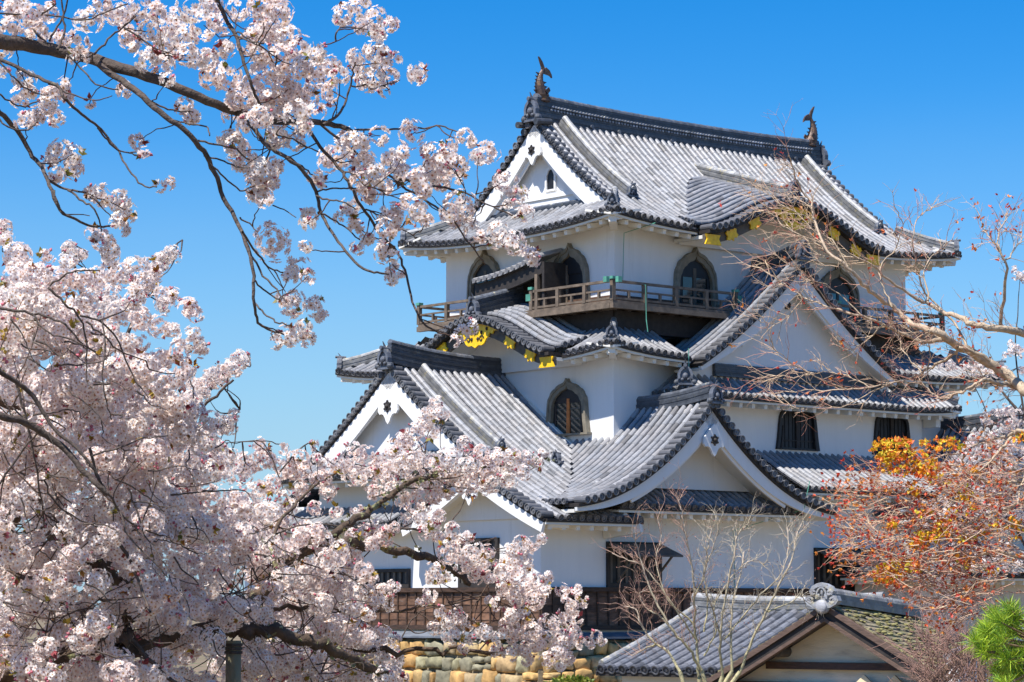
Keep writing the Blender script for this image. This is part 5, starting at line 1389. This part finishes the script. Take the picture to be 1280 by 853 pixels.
    # outlying sprays (edge shapes)
    edges = """5,300,9,13 22,320,18,13 22,345,18,13 45,345,20,12.6 70,350,22,12.6 60,320,9,12.8 30,372,20,12.5 55,385,20,12.4 85,325,12,13.5 100,352,18,12.7 125,350,16,13 110,378,16,13 125,300,12,12.6 138,318,14,12.6 150,345,16,12.6 168,338,16,12.6 180,355,16,12.6 168,372,16,12.6 185,330,8,12.8 195,345,9,12.8 150,395,20,13.2 175,398,16,13.2 135,420,20,13 205,367,12,13.2 218,372,10,13.2 235,385,14,13.2 245,393,9,13.2 198,408,15,13.2 215,412,12,13.2 240,425,16,13 252,436,12,13 225,440,16,13 200,450,18,13 180,460,22,12.7 205,480,20,12.7 230,470,16,12.7 165,430,18,13 215,505,18,13 190,500,20,13 240,520,20,13 262,530,16,13.2 225,540,20,13 255,550,18,13.2 270,560,10,13.4
545,503,9,15.9 540,515,12,15.9 552,518,9,15.9 530,530,13,15.9 518,540,12,15.9 505,552,13,15.9 540,540,11,15.9 515,562,14,15.9 490,570,14,15.9 475,585,15,15.9 458,572,14,15.9 440,565,13,15.9 428,580,14,15.8 445,595,15,15.8 465,600,15,15.8 485,592,14,15.8 505,585,15,15.8 520,575,14,15.8 525,598,15,15.8 540,580,15,15.8 548,600,15,15.8 560,575,14,15.8 565,592,15,15.8 580,560,13,15.8 582,582,15,15.8 590,598,14,15.8 572,608,13,15.8 602,568,14,15.8 605,588,15,15.8 615,602,13,15.8 622,575,14,15.8 630,590,14,15.8 640,570,12,15.8 645,582,12,15.8 636,603,10,15.8 655,590,10,15.8 660,572,9,15.8 672,577,8,15.8 680,566,6,15.8 545,620,12,15.8 525,618,12,15.8 505,625,13,15.8 515,640,12,15.8 508,652,9,15.8 530,635,10,15.8 495,612,13,15.8 470,618,12,15.8 560,618,9,15.8 590,612,9,15.8
325,560,12,16 330,575,14,16 310,580,14,16 300,595,14,16 345,580,12,16 355,562,8,16 372,572,13,16 360,590,14,16 380,590,12,16 398,575,11,16 392,557,7,16 400,598,13,16 412,585,12,16 340,605,14,16 320,615,14,16 375,612,12,16 410,615,12,16 355,625,12,16 305,630,13,16 395,635,10,15.8 420,640,9,15.8
455,668,13,15.3 470,660,12,15.3 480,672,12,15.3 465,682,10,15.3 490,660,8,15.3 440,670,10,15.3 448,640,9,15.5
525,648,11,15.2 538,656,13,15.2 548,645,9,15.2 530,665,10,15.2 552,672,12,15.2 565,665,12,15.2 575,680,14,15.2 560,690,13,15.2 583,672,10,15.2 592,692,15,15.2 578,703,14,15.2 602,705,14,15.2 595,718,12,15.2 610,690,10,15.2 545,715,13,15.2 538,722,9,15.2 555,722,9,15.2 612,722,10,15.2 620,708,9,15.2
640,690,14,15.3 652,682,12,15.3 665,680,10,15.3 677,673,7,15.3 655,697,12,15.3 640,705,14,15.3 628,718,13,15.3 645,720,13,15.3 630,735,13,15.3 645,745,14,15.3 660,735,14,15.3 673,728,12,15.3 685,722,8,15.3 668,750,12,15.3 655,762,10,15.3 680,738,9,15.3 620,755,8,15.3 612,750,6,15.3 630,765,6,15.4
703,738,9,15.3 712,748,11,15.3 722,738,8,15.3 728,750,8,15.3 715,760,9,15.3 706,770,10,15.3
537,744,8,15.4 528,752,7,15.4 550,765,8,15.4 560,778,10,15.4 545,785,10,15.4 572,770,11,15.4 585,780,9,15.4 565,795,11,15.4 590,795,11,15.4 605,790,12,15.4 620,800,10,15.4 638,770,11,15.4 632,785,11,15.4 650,780,13,15.4 645,797,13,15.4 665,790,13,15.4 670,805,12,15.4 685,782,13,15.4 680,798,13,15.4 698,790,13,15.4 705,802,12,15.4 718,792,10,15.4 725,805,8,15.4 695,815,12,15.4 710,822,11,15.4 700,830,9,15.4 685,825,9,15.4 655,815,11,15.4 638,815,10,15.4 620,815,8,15.4 745,797,9,15.4 752,802,6,15.4 738,804,7,15.4 580,810,8,15.5 720,775,9,15.4 660,825,8,15.4
480,740,13,15 492,735,9,15 470,752,11,15 485,755,9,15 440,700,15,15 455,715,15,15 425,690,14,15 405,680,14,15 410,705,16,15 430,720,16,15 450,740,15,15 425,745,15,15 465,725,10,15 400,725,16,15 405,755,14,15 440,760,12,15 460,768,10,15 478,790,10,15 460,795,11,15 440,785,10,15 492,800,8,15"""
    for w_ in edges.split():
        x, y, r_, d = map(float, w_.split(','))
        put(x, y, r_, d + nr.uniform(-.25, .25))
        if r_ > 11 and nr.rand() < .35: put(x + nr.normal(0, 6), y + nr.normal(0, 6), r_ * .8, d + .45)
    poly = [(-20,345),(40,345),(90,375),(140,420),(185,455),(215,500),(250,535),(275,570),(285,600),(300,630),(335,640),(395,665),(420,690),(440,730),(450,770),(470,800),(500,835),(520,870),(-20,870)]
    n = 0; tries = 0
    while n < 1050 and tries < 20000:
        tries += 1; x = nr.uniform(-20, 520); y = nr.uniform(340, 865)
        if not inpoly(x, y, poly): continue
        deep = min(1, max(0, (x - 180) / 200)); d = 12.7 + deep * 2.2 + abs(nr.normal(0, .9)) + (0.0 if nr.rand() < .6 else .9)
        # leave room along the dark limbs so they show
        s_ = math.sin(x * .045 + 1.3) * math.sin(y * .05 + x * .02) + math.sin(x * .11 + y * .07 + 2)
        if s_ < -.95 and d < 13.8 + deep * 2: continue
        if y > 770 and 60 < x < 480 and abs(y - np.interp(x, [60, 150, 205, 309, 386, 425, 485], [828, 812, 800, 787, 803, 816, 844])) < 13 and d < 15.6 and nr.rand() < .8: continue
        if 280 < x < 305 and y > 790 and d < 15.2: continue
        if inpoly(x, y, [(95,690),(170,700),(180,800),(140,800)]) and nr.rand() < .5: continue
        put(x, y, nr.uniform(13, 21) * 12.7 / d * 1.05, d); n += 1
    for c, R_ in C:
        w0 = c + off; dd = np.linalg.norm(allp - w0, axis=1); q = allp[np.argsort(dd)[nr.randint(25)]]
        if dd.min() < .35 and nr.rand() < .6: twig_between(tb, q - off, c, .0045, .002, .03, (.9, .75, .65, 1))
    # loose dark twigs through the mass
    for i in range(110):
        for _ in range(50):
            x = nr.uniform(0, 500); y = nr.uniform(350, 850)
            if inpoly(x, y, poly): break
        d = 12.5 + min(1, max(0, (x - 180) / 200)) * 2.2 + nr.uniform(-.1, .5); a = nr.uniform(-.2, 1.4); L_ = nr.uniform(25, 70)
        P = [(x, y), (x + L_*.35*math.cos(a) + nr.normal(0, 4), y + L_*.35*math.sin(a)), (x + L_*.7*math.cos(a) + nr.normal(0, 6), y + L_*.7*math.sin(a) + nr.normal(0, 5)), (x + L_*math.cos(a + nr.normal(0, .3)), y + L_*math.sin(a + nr.normal(0, .3)))]
        tb.add(smooth_path(px(P, d, d + nr.uniform(-.2, .2), wob=.02), jit=.002) - off, nr.uniform(.003, .006), .0015, 4)
    tb.build('branch', M['bark'], root)
    P, N = blossom_mesh('blossom', C, M['petal'], root, dens=.92)
    bud_mesh(P, N, root, .008)
    k = nr.rand(len(C)) < .55; L_ = np.array([c for c, r in C])[k]; Rr = np.array([r for c, r in C])[k]
    D2 = nr.normal(size=L_.shape) + np.array([0, -.5, 0]); D2 /= np.linalg.norm(D2, axis=1, keepdims=True)
    leaf_mesh('young_leaf', np.repeat(L_ + D2 * Rr[:, None] * .85, 2, axis=0), np.repeat(D2, 2, axis=0), root, .036, [(.34,.15,.03), (.26,.22,.04), (.30,.05,.06), (.45,.30,.04)], k=3)
    # lichen tufts on the limbs
    lp = np.vstack(segs[:4]); idx = nr.randint(len(lp), size=600); Pt = lp[idx] + nr.normal(0, .022, (600, 3)) - off
    leaf_mesh('lichen', Pt, nr.normal(size=(600, 3)), trunk, .022, [(.30,.30,.14), (.36,.37,.22), (.20,.17,.06)], k=5, narrow=.4)
    return root
lower()

# prop post under the limb
b = at(292, 801, 14.3)
root = empty('support_post', (b.x, b.y, ground_h(b.x, b.y)), 0, 'round weathered wooden post propping the mossy cherry limb', 'post')
h = b.z - ground_h(b.x, b.y); m = MB()
m.cyl((0, 0, -.1), (0, 0, h), .045, .041, n=14); m.build('post', mat('post_wood', (0.22, 0.19, 0.11), .85, amp=.35, scale=12, bump=.5, bscale=40, stretch=(1, 1, .2), second=(0.12, 0.16, 0.05), sec_scale=5), root, smooth=True)
m = MB()
for z in (.0, .02, .04): m.cyl((0, 0, h - .07 + z), (0, 0, h - .055 + z), .049, n=14)
m.build('rope_tie', M['darkwood'], root)

# ================================================================ distant cherries
def far_cherry(name_label, base_px, base_d, blobs, d, fr, dens, twigs, group='cherry trees in blossom'):
    b = at(base_px[0], base_px[1], base_d); root = empty('cherry_tree', (b.x, b.y, ground_h(b.x, b.y)), 0, name_label, 'cherry tree', group)
    off = np.array(root.location); C = []; tk = Tubes(); tb = Tubes()
    hub = to_np(at(twigs[0][0][0], twigs[0][0][1], d))
    tk.add(smooth_path([off + np.array([0,0,-.1]), off * .5 + hub * .5 + np.array([.1,0,-.2]), hub]) - off, .16, .06, 10); tk.build('trunk', M['oldbark'], root)
    ends = []
    for t in twigs:
        P = smooth_path(px(t, d, d + nr.uniform(-.5, .5), wob=.15), jit=.01); ends.append(P); tb.add(P - off, .03, .006, 5)
    E_ = np.vstack(ends)
    for (x, y, rx, ry, n) in blobs:
        for i in range(n):
            a = nr.uniform(0, 6.28); q = math.sqrt(nr.rand()); dd = d + nr.normal(0, .5)
            c = to_np(at(x + rx*q*math.cos(a), y + ry*q*math.sin(a), dd)); C.append((c - off, nr.uniform(.05, .085)))
            if nr.rand() < .6:
                w0 = E_[np.argmin(np.linalg.norm(E_ - c, axis=1))]; twig_between(tb, w0 - off, c - off, .008, .003, .05)
    tb.build('branch', M['bark'], root)
    P, N = blossom_mesh('blossom', C, M['petal'], root, fr=fr, dens=dens)
    bud_mesh(P, N, root, .009)
far_cherry('cherry tree standing behind, its small pale sprigs poking out past the upper left bloom', (60, 900), 24,
    [(196,338,7,6,4),(206,325,8,6,5),(215,318,6,5,4),(190,350,6,6,3),(95,318,9,6,5),(85,312,8,6,4),(240,497,8,12,7),(250,488,9,9,7),(265,475,9,9,7),(275,466,8,7,5),(288,458,9,6,5),(300,450,7,4,3),(282,532,8,9,6),(288,522,5,5,2),(270,560,10,12,6),(285,575,8,8,5),(275,590,10,8,5),(140,370,25,15,12),(120,400,15,10,5),(200,380,8,6,3),(5,290,8,12,6)],
    24, .021, .75, [[(180,620),(210,560),(235,520),(262,485),(290,458),(312,442)],[(210,560),(240,545),(275,535),(300,512)],[(180,620),(170,500),(160,420),(180,365),(205,325),(228,300)],[(170,500),(120,420),(95,340),(90,305)],[(120,420),(50,360),(10,300)],[(200,600),(240,590),(280,580)]])
far_cherry('cherry tree in pink bloom standing far behind the maple at the right edge', (1330, 900), 48,
    [(1262,232,6,8,0),(1272,340,6,8,5),(1278,350,5,6,3),(1240,462,40,8,16),(1200,457,30,6,12),(1266,440,12,10,8),(1250,480,30,8,6),(1255,530,28,22,40),(1235,560,30,20,40),(1265,580,25,30,50),(1225,600,35,20,40),(1262,640,30,30,60),(1210,650,40,25,50),(1240,700,40,25,60),(1180,690,30,15,20),(1165,640,25,20,20),(1225,620,40,40,40),(1200,590,20,20,20)],
    46, .03, .6, [[(1330,760),(1290,700),(1262,640),(1240,580),(1235,520),(1205,460)],[(1290,700),(1240,690),(1190,685)],[(1262,640),(1215,630),(1170,640)],[(1290,620),(1280,520),(1270,440),(1275,350)],[(1280,520),(1240,480),(1190,452)],[(1240,700),(1200,650),(1180,600)]])

# ================================================================ maple at the right with new red and gold leaves
def grow(tb, P, start, dir_, L_, r, depth, cols, tips, wig=.35, k=3):
    """recursive fine twigs"""
    n = 5; pts = [start]; d = dir_ / np.linalg.norm(dir_); p = start
    for i in range(n):
        d = d + nr.normal(0, wig * .28, 3); d /= np.linalg.norm(d); p = p + d * L_ / n; pts.append(p)
    pts = np.array(pts); tb.add(pts, r, r * .45, 4 if r > .006 else 3, cols[0], cols[1])
    if depth > 0:
        for j in range(k):
            i = nr.randint(1, n + 1); base = pts[i]; t = pts[i] - pts[i-1]; t /= np.linalg.norm(t)
            side = np.cross(t, nr.normal(size=3)); side /= np.linalg.norm(side); nd = t + side * nr.uniform(.5, 1.0)
            grow(tb, P, base, nd, L_ * nr.uniform(.45, .7), r * .6, depth - 1, cols, tips, wig, k)
    else: tips.append((pts[-1], d))
def maple():
    b = at(1420, 853, 21); root = empty('maple_tree', (b.x, b.y, ground_h(b.x, b.y)), 0, 'maple tree with long bare arching branches and new red and golden leaves at the right', 'maple tree')
    off = np.array(root.location); D = 21.5; tk = Tubes(); tb = Tubes(); tips = []
    big = [
        ([(1400,640),(1330,560),(1295,500),(1280,487),(1261,470),(1237,455),(1209,438),(1190,427),(1175,417),(1160,412),(1145,408),(1130,397),(1115,384),(1096,370),(1078,355),(1060,334),(1034,314),(1019,278),(1013,254),(1001,236),(992,213),(985,194)], .068, .006),
        ([(1190,428),(1181,426),(1160,428),(1141,422),(1122,414),(1104,406),(1077,395),(1040,385),(1005,372),(975,352),(950,335)], .030, .005),
        ([(1400,560),(1340,440),(1280,417),(1256,412),(1227,408),(1205,400),(1182,391),(1160,380),(1152,376),(1120,358),(1090,331),(1066,322),(1034,320),(1010,316)], .05, .005),
        ([(1250,410),(1256,364),(1256,328),(1247,308),(1250,287),(1259,272)], .020, .005), ([(1256,328),(1265,315),(1275,302),(1276,288)], .010, .004), ([(1252,318),(1240,300),(1232,290),(1226,290)], .010, .004),
        ([(1237,452),(1205,434),(1195,442),(1171,457),(1152,466),(1134,474),(1115,479),(1087,485),(1059,487),(1020,489),(970,492)], .020, .005),
        ([(1330,505),(1274,486),(1246,479),(1231,474),(1218,481),(1199,491),(1179,498),(1160,487),(1150,478)], .026, .006),
        ([(1390,600),(1330,545),(1280,540),(1265,543),(1239,549),(1220,556),(1205,565),(1180,570),(1150,580)], .030, .006), ([(1265,546),(1252,560),(1239,576),(1220,591),(1205,604),(1190,612)], .018, .006),
        ([(1400,640),(1320,600),(1280,601),(1239,606),(1218,595),(1199,584),(1171,581),(1140,584),(1110,588)], .026, .005), ([(1205,568),(1203,580),(1212,592)], .01, .008),
        ([(1400,680),(1300,622),(1280,628),(1256,636),(1218,649),(1190,665),(1150,672),(1110,676),(1078,668)], .024, .005), ([(1290,560),(1275,610),(1272,631)], .012, .01),
        ([(1400,700),(1300,700),(1250,690),(1210,700),(1170,720),(1130,725),(1105,722)], .026, .005), ([(1400,640),(1300,660),(1260,655),(1220,670),(1190,690),(1160,700)], .022, .005),
        ([(1209,434),(1190,400),(1160,372),(1150,350),(1145,330),(1140,300),(1150,270),(1165,262)], .013, .004), ([(1115,384),(1105,360),(1100,335),(1120,310),(1128,280),(1120,262)], .010, .004), ([(1160,376),(1155,340),(1165,320),(1190,300)], .010, .004),
        ([(1060,334),(1040,300),(1020,290),(1000,270),(985,262),(960,262)], .008, .003), ([(1034,314),(1010,300),(985,285),(965,268),(948,262)], .009, .003), ([(1019,280),(1000,268),(975,255),(955,240)], .006, .003),
        ([(1104,406),(1090,420),(1075,432),(1060,437),(1040,430)], .009, .003), ([(1152,466),(1130,440),(1122,420),(1118,410)], .007, .003), ([(1160,468),(1162,440),(1158,415)], .006, .003), ([(1059,487),(1020,470),(985,450),(962,430)], .008, .003),
        ([(1087,485),(1060,470),(1030,465),(1000,470),(960,470)], .007, .003), ([(1115,479),(1080,495),(1050,510),(1010,512),(980,505)], .007, .003), ([(975,352),(960,330),(950,322)], .006, .003), ([(1005,372),(985,395),(965,405),(948,400)], .006, .003),
        ([(1040,385),(1010,345),(985,330),(965,318)], .006, .003), ([(1077,395),(1040,360),(1010,350),(980,342)], .007, .003),
    ]
    segs = []
    for p, r0, r1 in big:
        dd = D + nr.uniform(-.3, .3); P = smooth_path(px(p, D, dd, wob=.2), jit=.006); segs.append(P)
        (tk if r0 > .025 else tb).add(P - off, np.array([r1 + (r0 - r1) * (1 - q) ** 1.5 for q in np.linspace(0, 1, len(P))]) * .82, 0, 10 if r0 > .02 else 6, (.43, .33, .22, 1), (.50, .38, .27, 1))
    tk.add(smooth_path([off + np.array([0,0,-.2]), off + np.array([0,0,2.2]), np.array(at(1400, 640, D))]) - off, .2, .07, 12, (.36,.30,.22,1))
    trunk = tk.build('trunk', M['twig'], root)
    # fine twigs
    pale = ((.56, .43, .28, 1), (.60, .38, .26, 1)); red = ((.46, .30, .21, 1), (.46, .16, .11, 1))
    for si, P in enumerate(segs):
        n = len(P); vis = [i for i in range(2, n)]
        px_ = P[:, 0] / P[:, 1] * F + CX
        cnt = 0
        for i in vis:
            if px_[i] > 1300: continue
            t = P[i] - P[i-1]; t /= max(1e-6, np.linalg.norm(t))
            for q in range(2 if px_[i] < 1160 else 2):
                if nr.rand() < .15: continue
                side = np.cross(t, nr.normal(size=3)); side /= np.linalg.norm(side)
                if nr.rand() < .45: continue
                d_ = t * .9 + side * nr.uniform(.5, 1.1) + np.array([-.25, 0, .18]); L_ = nr.uniform(.12, .30)
                grow(tb, None, P[i] - off, d_, L_, .0035, 1 if nr.rand() < .6 else 2, pale if nr.rand() < .55 else red, tips, .5, 3)
    # tangle of pale twigs with leaves, lower right
    reg = [(1072,600),(1100,585),(1150,592),(1200,585),(1290,560),(1290,770),(1210,775),(1165,755),(1120,735),(1085,720),(1065,690),(1075,660),(1065,630)]
    zone = []
    for i in range(600):
        for _ in range(60):
            x = nr.uniform(1060, 1290); y = nr.uniform(560, 775)
            if inpoly(x, y, reg): break
        s_ = to_np(at(x, y, D + nr.uniform(-.6, .9))) - off
        d_ = np.array([-1.0, nr.uniform(-.6, .6), nr.uniform(-.5, .7)])
        grow(tb, None, s_, d_, nr.uniform(.12, .3), .0045, 1, pale if nr.rand() < .55 else red, zone, .5, 3)
    tb.build('branch', M['twig'], root)
    TP = np.array([t[0] for t in tips]); TD = np.array([t[1] for t in tips])
    ppx = (TP + off)[:, 0] / (TP + off)[:, 1] * F + CX
    k = (nr.rand(len(TP)) < .05) | ((ppx > 1200) & (nr.rand(len(TP)) < .2)); TP, TD = TP[k], TD[k]
    ZP = np.array([t[0] for t in zone]); ZD = np.array([t[1] for t in zone]); k = nr.rand(len(ZP)) < .95
    leaf_mesh('red_leaf', np.vstack([TP, ZP[k]]), np.vstack([TD, ZD[k]]) + np.array([0, 0, -.2]), root, .031, [(.52,.05,.03), (.66,.11,.04), (.62,.18,.06), (.74,.28,.05)], k=4)
    G = []
    for (x, y, rx, ry, n) in [(1112,562,24,14,150),(1135,578,38,17,240),(1160,588,18,9,60),(1178,555,30,8,90),(1130,552,10,5,40),(1118,655,6,4,24),(1205,618,10,10,40),(1217,634,6,4,16),(1165,668,20,8,90),(1150,678,14,7,60),(1108,718,16,12,130),(1130,708,22,10,110),(1180,655,12,8,30),(1270,660,12,18,40),(1175,600,14,8,24),(1215,585,6,4,14),(1145,612,8,8,24),(1205,700,10,8,20),(1240,715,8,6,16),(1155,640,12,8,30),(1274,545,6,8,16),(1240,660,20,12,24),(1200,672,20,10,26),(1190,640,20,10,20)]:
        for i in range(n):
            a = nr.uniform(0, 6.28); q = math.sqrt(nr.rand()); G.append(to_np(at(x + rx*q*math.cos(a), y + ry*q*math.sin(a), D + nr.uniform(-.35, .1))) - off)
    G = np.array(G); gd = nr.normal(size=G.shape) + np.array([-.4, 0, -.3])
    leaf_mesh('gold_leaf', G, gd, root, .034, [(.88,.42,.03), (.80,.25,.03), (.85,.55,.03), (.78,.16,.04), (.62,.52,.04)], k=5)
maple()

# ================================================================ bare shrub in front of the low building
def shrub():
    b = at(880, 853, 37); root = empty('bare_shrub', (b.x, b.y, ground_h(b.x, b.y)), 0, 'leafless pale branching shrub in front of the low tiled building', 'shrub')
    off = np.array(root.location); tb = Tubes(); tips = []; tr = Tubes()
    stems = [[(874,849),(872,809),(868,781),(868,747),(865,710),(857,667),(852,640),(848,624)], [(877,838),(860,810),(842,790),(818,748),(806,717),(797,685),(790,668)], [(903,846),(901,820),(900,795),(908,738),(917,695),(922,670),(935,655)], [(915,840),(914,800),(915,760),(925,720),(930,690)],
        [(870,800),(850,770),(830,740),(806,710),(780,698),(765,692)], [(905,800),(930,770),(950,745),(975,720),(985,690),(984,660)], [(925,840),(940,800),(958,765),(972,735),(990,700),(995,670),(1002,655)], [(880,790),(885,750),(880,715),(893,680),(900,650)],
        [(850,840),(835,815),(815,800),(800,780),(795,762),(780,758)], [(820,805),(805,812),(790,820)], [(868,781),(850,765),(832,745),(820,700),(826,675),(822,650)], [(960,765),(985,755),(1000,745),(1008,752)], [(880,820),(895,790),(892,760),(905,735),(920,715),(940,700),(955,705)], [(868,747),(880,720),(884,690),(890,660)], [(842,790),(825,770),(810,762),(800,745),(806,738)], [(900,795),(890,760),(878,735)]]
    for s_ in stems:
        P = smooth_path(px(s_, 37, 37 + nr.uniform(-.6, .6), wob=.1), jit=.006); r0 = .022 if s_[0][1] > 830 else .013
        (tr if r0 > .02 else tb).add(P - off, r0, .006, 6, (.42, .37, .20, 1), (.50, .40, .32, 1))
        for i in range(3, len(P)):
            t = P[i] - P[i-1]; t /= np.linalg.norm(t)
            for q in range(2):
                if nr.rand() < .3: continue
                side = np.cross(t, nr.normal(size=3)); side /= np.linalg.norm(side)
                cl = ((.52,.44,.30,1),(.52,.44,.36,1)) if P[i][0] > b.x else ((.42,.28,.19,1),(.40,.22,.18,1))
                grow(tb, None, P[i] - off, t + side*.8 + np.array([0,0,.4]), nr.uniform(.15, .38), .0050, 2, cl, tips, .5, 2)
    tr.add(np.array([[0,0,-.1],[0,0,.4],[0,0,1.0]]) , .09, .07, 8, (.42,.37,.20,1))
    base = np.array([0,0,1.0])
    for s_ in stems:
        if s_[0][1] > 830:
            p0 = np.array(at(s_[0][0], s_[0][1], 37)) - off; tr.add(smooth_path([base, (base + p0)/2 + np.array([nr.normal(0,.05),0,0]), p0]), .045, .030, 6, (.42,.37,.20,1))
    tr.build('trunk', M['twig'], root); tb.build('branch', M['twig'], root)
    TP = np.array([t[0] for t in tips]); TD = np.array([t[1] for t in tips]); k = nr.rand(len(TP)) < .5
    leaf_mesh('leaf_bud', TP[k], TD[k], root, .022, [(.34,.13,.10), (.42,.22,.16)], k=1, narrow=.35)
shrub()

# dry vine and twigs over the gate's far slope
def vine():
    b = at(1225, 853, 35); root = empty('dry_bush', (b.x, b.y, ground_h(b.x, b.y)), 0, 'tangled brown leafless bush beside the gatehouse roof, below the white wall', 'bush')
    off = np.array(root.location); tb = Tubes(); tips = []
    tb.add(np.array([[0,0,-.1],[.05,0,.8],[0,0,2.0]]), .07, .04, 8, (.20,.13,.10,1))
    reg = [(1150,790),(1175,785),(1205,790),(1230,800),(1270,830),(1290,870),(1150,870),(1140,820)]
    for i in range(330):
        for _ in range(60):
            x = nr.uniform(1130, 1290); y = nr.uniform(780, 865)
            if inpoly(x, y, reg): break
        s_ = to_np(at(x, y + 8, 35 + nr.uniform(-.8, .8))) - off
        grow(tb, None, s_, np.array([nr.uniform(-.8, .6), nr.uniform(-.4, .4), nr.uniform(.1, .9)]), nr.uniform(.2, .5), .007, 1, ((.26,.15,.11,1),(.36,.20,.16,1)), tips, .6, 3)
    for i in range(40):
        x = nr.uniform(1150, 1280); s_ = to_np(at(x, 853, 35)) - off; tb.add(smooth_path([np.array([0,0,1.8]), (s_ + np.array([0,0,1.8]))/2, s_]), .02, .008, 4, (.22,.14,.1,1))
    tb.build('branch', M['twig'], root)
    # thinner purple-grey twigs rising behind
    b2 = at(1190, 853, 44); r2 = empty('bare_bush', (b2.x, b2.y, 0), 0, 'thin grey twiggy bush in front of the cream annex wall', 'bush')
    off = np.array(r2.location); t2 = Tubes(); tips = []
    t2.add(np.array([[0,0,-.1],[.05,0,2],[0,0,4.2]]), .06, .03, 8, (.25,.2,.18,1))
    for i in range(150):
        x = nr.uniform(1125, 1215); y = nr.uniform(705, 800); s_ = to_np(at(x, y, 44 + nr.uniform(-1, 1))) - off
        grow(t2, None, s_, np.array([nr.uniform(-.9, .3), nr.uniform(-.4, .4), nr.uniform(-.1, .8)]), nr.uniform(.25, .6), .006, 1, ((.36,.27,.24,1),(.42,.26,.24,1)), tips, .6, 3)
    t2.build('branch', M['twig'], r2)
vine()

# pine at the lower right
def pine():
    b = at(1330, 853, 18); root = empty('pine_tree', (b.x, b.y, ground_h(b.x, b.y)), 0, 'bright green long needled pine bough at the lower right corner', 'pine tree')
    off = np.array(root.location); tb = Tubes(); Pn, Dn = [], []
    hub = to_np(at(1330, 800, 18)) - off; tb.add(smooth_path([np.array([0,0,-.1]), hub*.5, hub, hub + np.array([0,0,.5])]), .08, .03, 8, (.2,.13,.09,1))
    for (x, y, r_) in [(1268,770,15),(1256,783,15),(1240,797,15),(1228,805,11),(1272,795,16),(1256,808,15),(1240,818,12),(1276,820,15),(1262,830,14),(1274,848,15),(1256,850,10),(1300,790,20),(1300,830,20),(1234,790,9),(1246,775,9)]:
        for q in range(3):
            c = to_np(at(x + nr.normal(0, 4), y + nr.normal(0, 4), 18 + nr.uniform(-.35, .35))) - off
            tb.add(smooth_path([hub, (hub + c)/2 + np.array([0,0,-.04]), c]), .014, .006, 5, (.25,.16,.08,1))
            n = 70; ax = np.array([-.6, 0, .8]); d = nr.normal(size=(n, 3)) * .75 + ax; d /= np.linalg.norm(d, axis=1, keepdims=True)
            Pn.append(c + d * nr.uniform(0, .02, (n, 1)) + nr.normal(0, .012, (n, 3))); Dn.append(d)
    tb.build('trunk', M['twig'], root)
    leaf_mesh('needles', np.vstack(Pn), np.vstack(Dn), root, .10, [(.38,.52,.03), (.26,.44,.03), (.46,.58,.05), (.15,.30,.03)], k=2, narrow=.025)
pine()
# clipped yellow-green bush at the wall's foot
b = at(712, 853, 62); root = empty('green_bush', (b.x, b.y, 0), 0, 'small yellow green bush at the foot of the stone wall', 'bush')
off = np.array(root.location); Pn = []
top = at(712, 853, 62).z - root.location.z
for i in range(900):
    a = nr.normal(size=3); a /= np.linalg.norm(a); Pn.append(a * np.array([.75, .6, .5]) * nr.uniform(.75, 1) + np.array([0, 0, top - .35]))
leaf_mesh('foliage', np.array(Pn), np.array(Pn) - np.array([0, 0, top - .6]), root, .09, [(.22,.27,.03), (.30,.32,.04), (.12,.18,.03)], k=3, narrow=.3)
m = MB(); m.cyl((0, 0, -.1), (0, 0, top - .5), .06, .04, n=8); m.build('trunk', M['darkwood'], root)
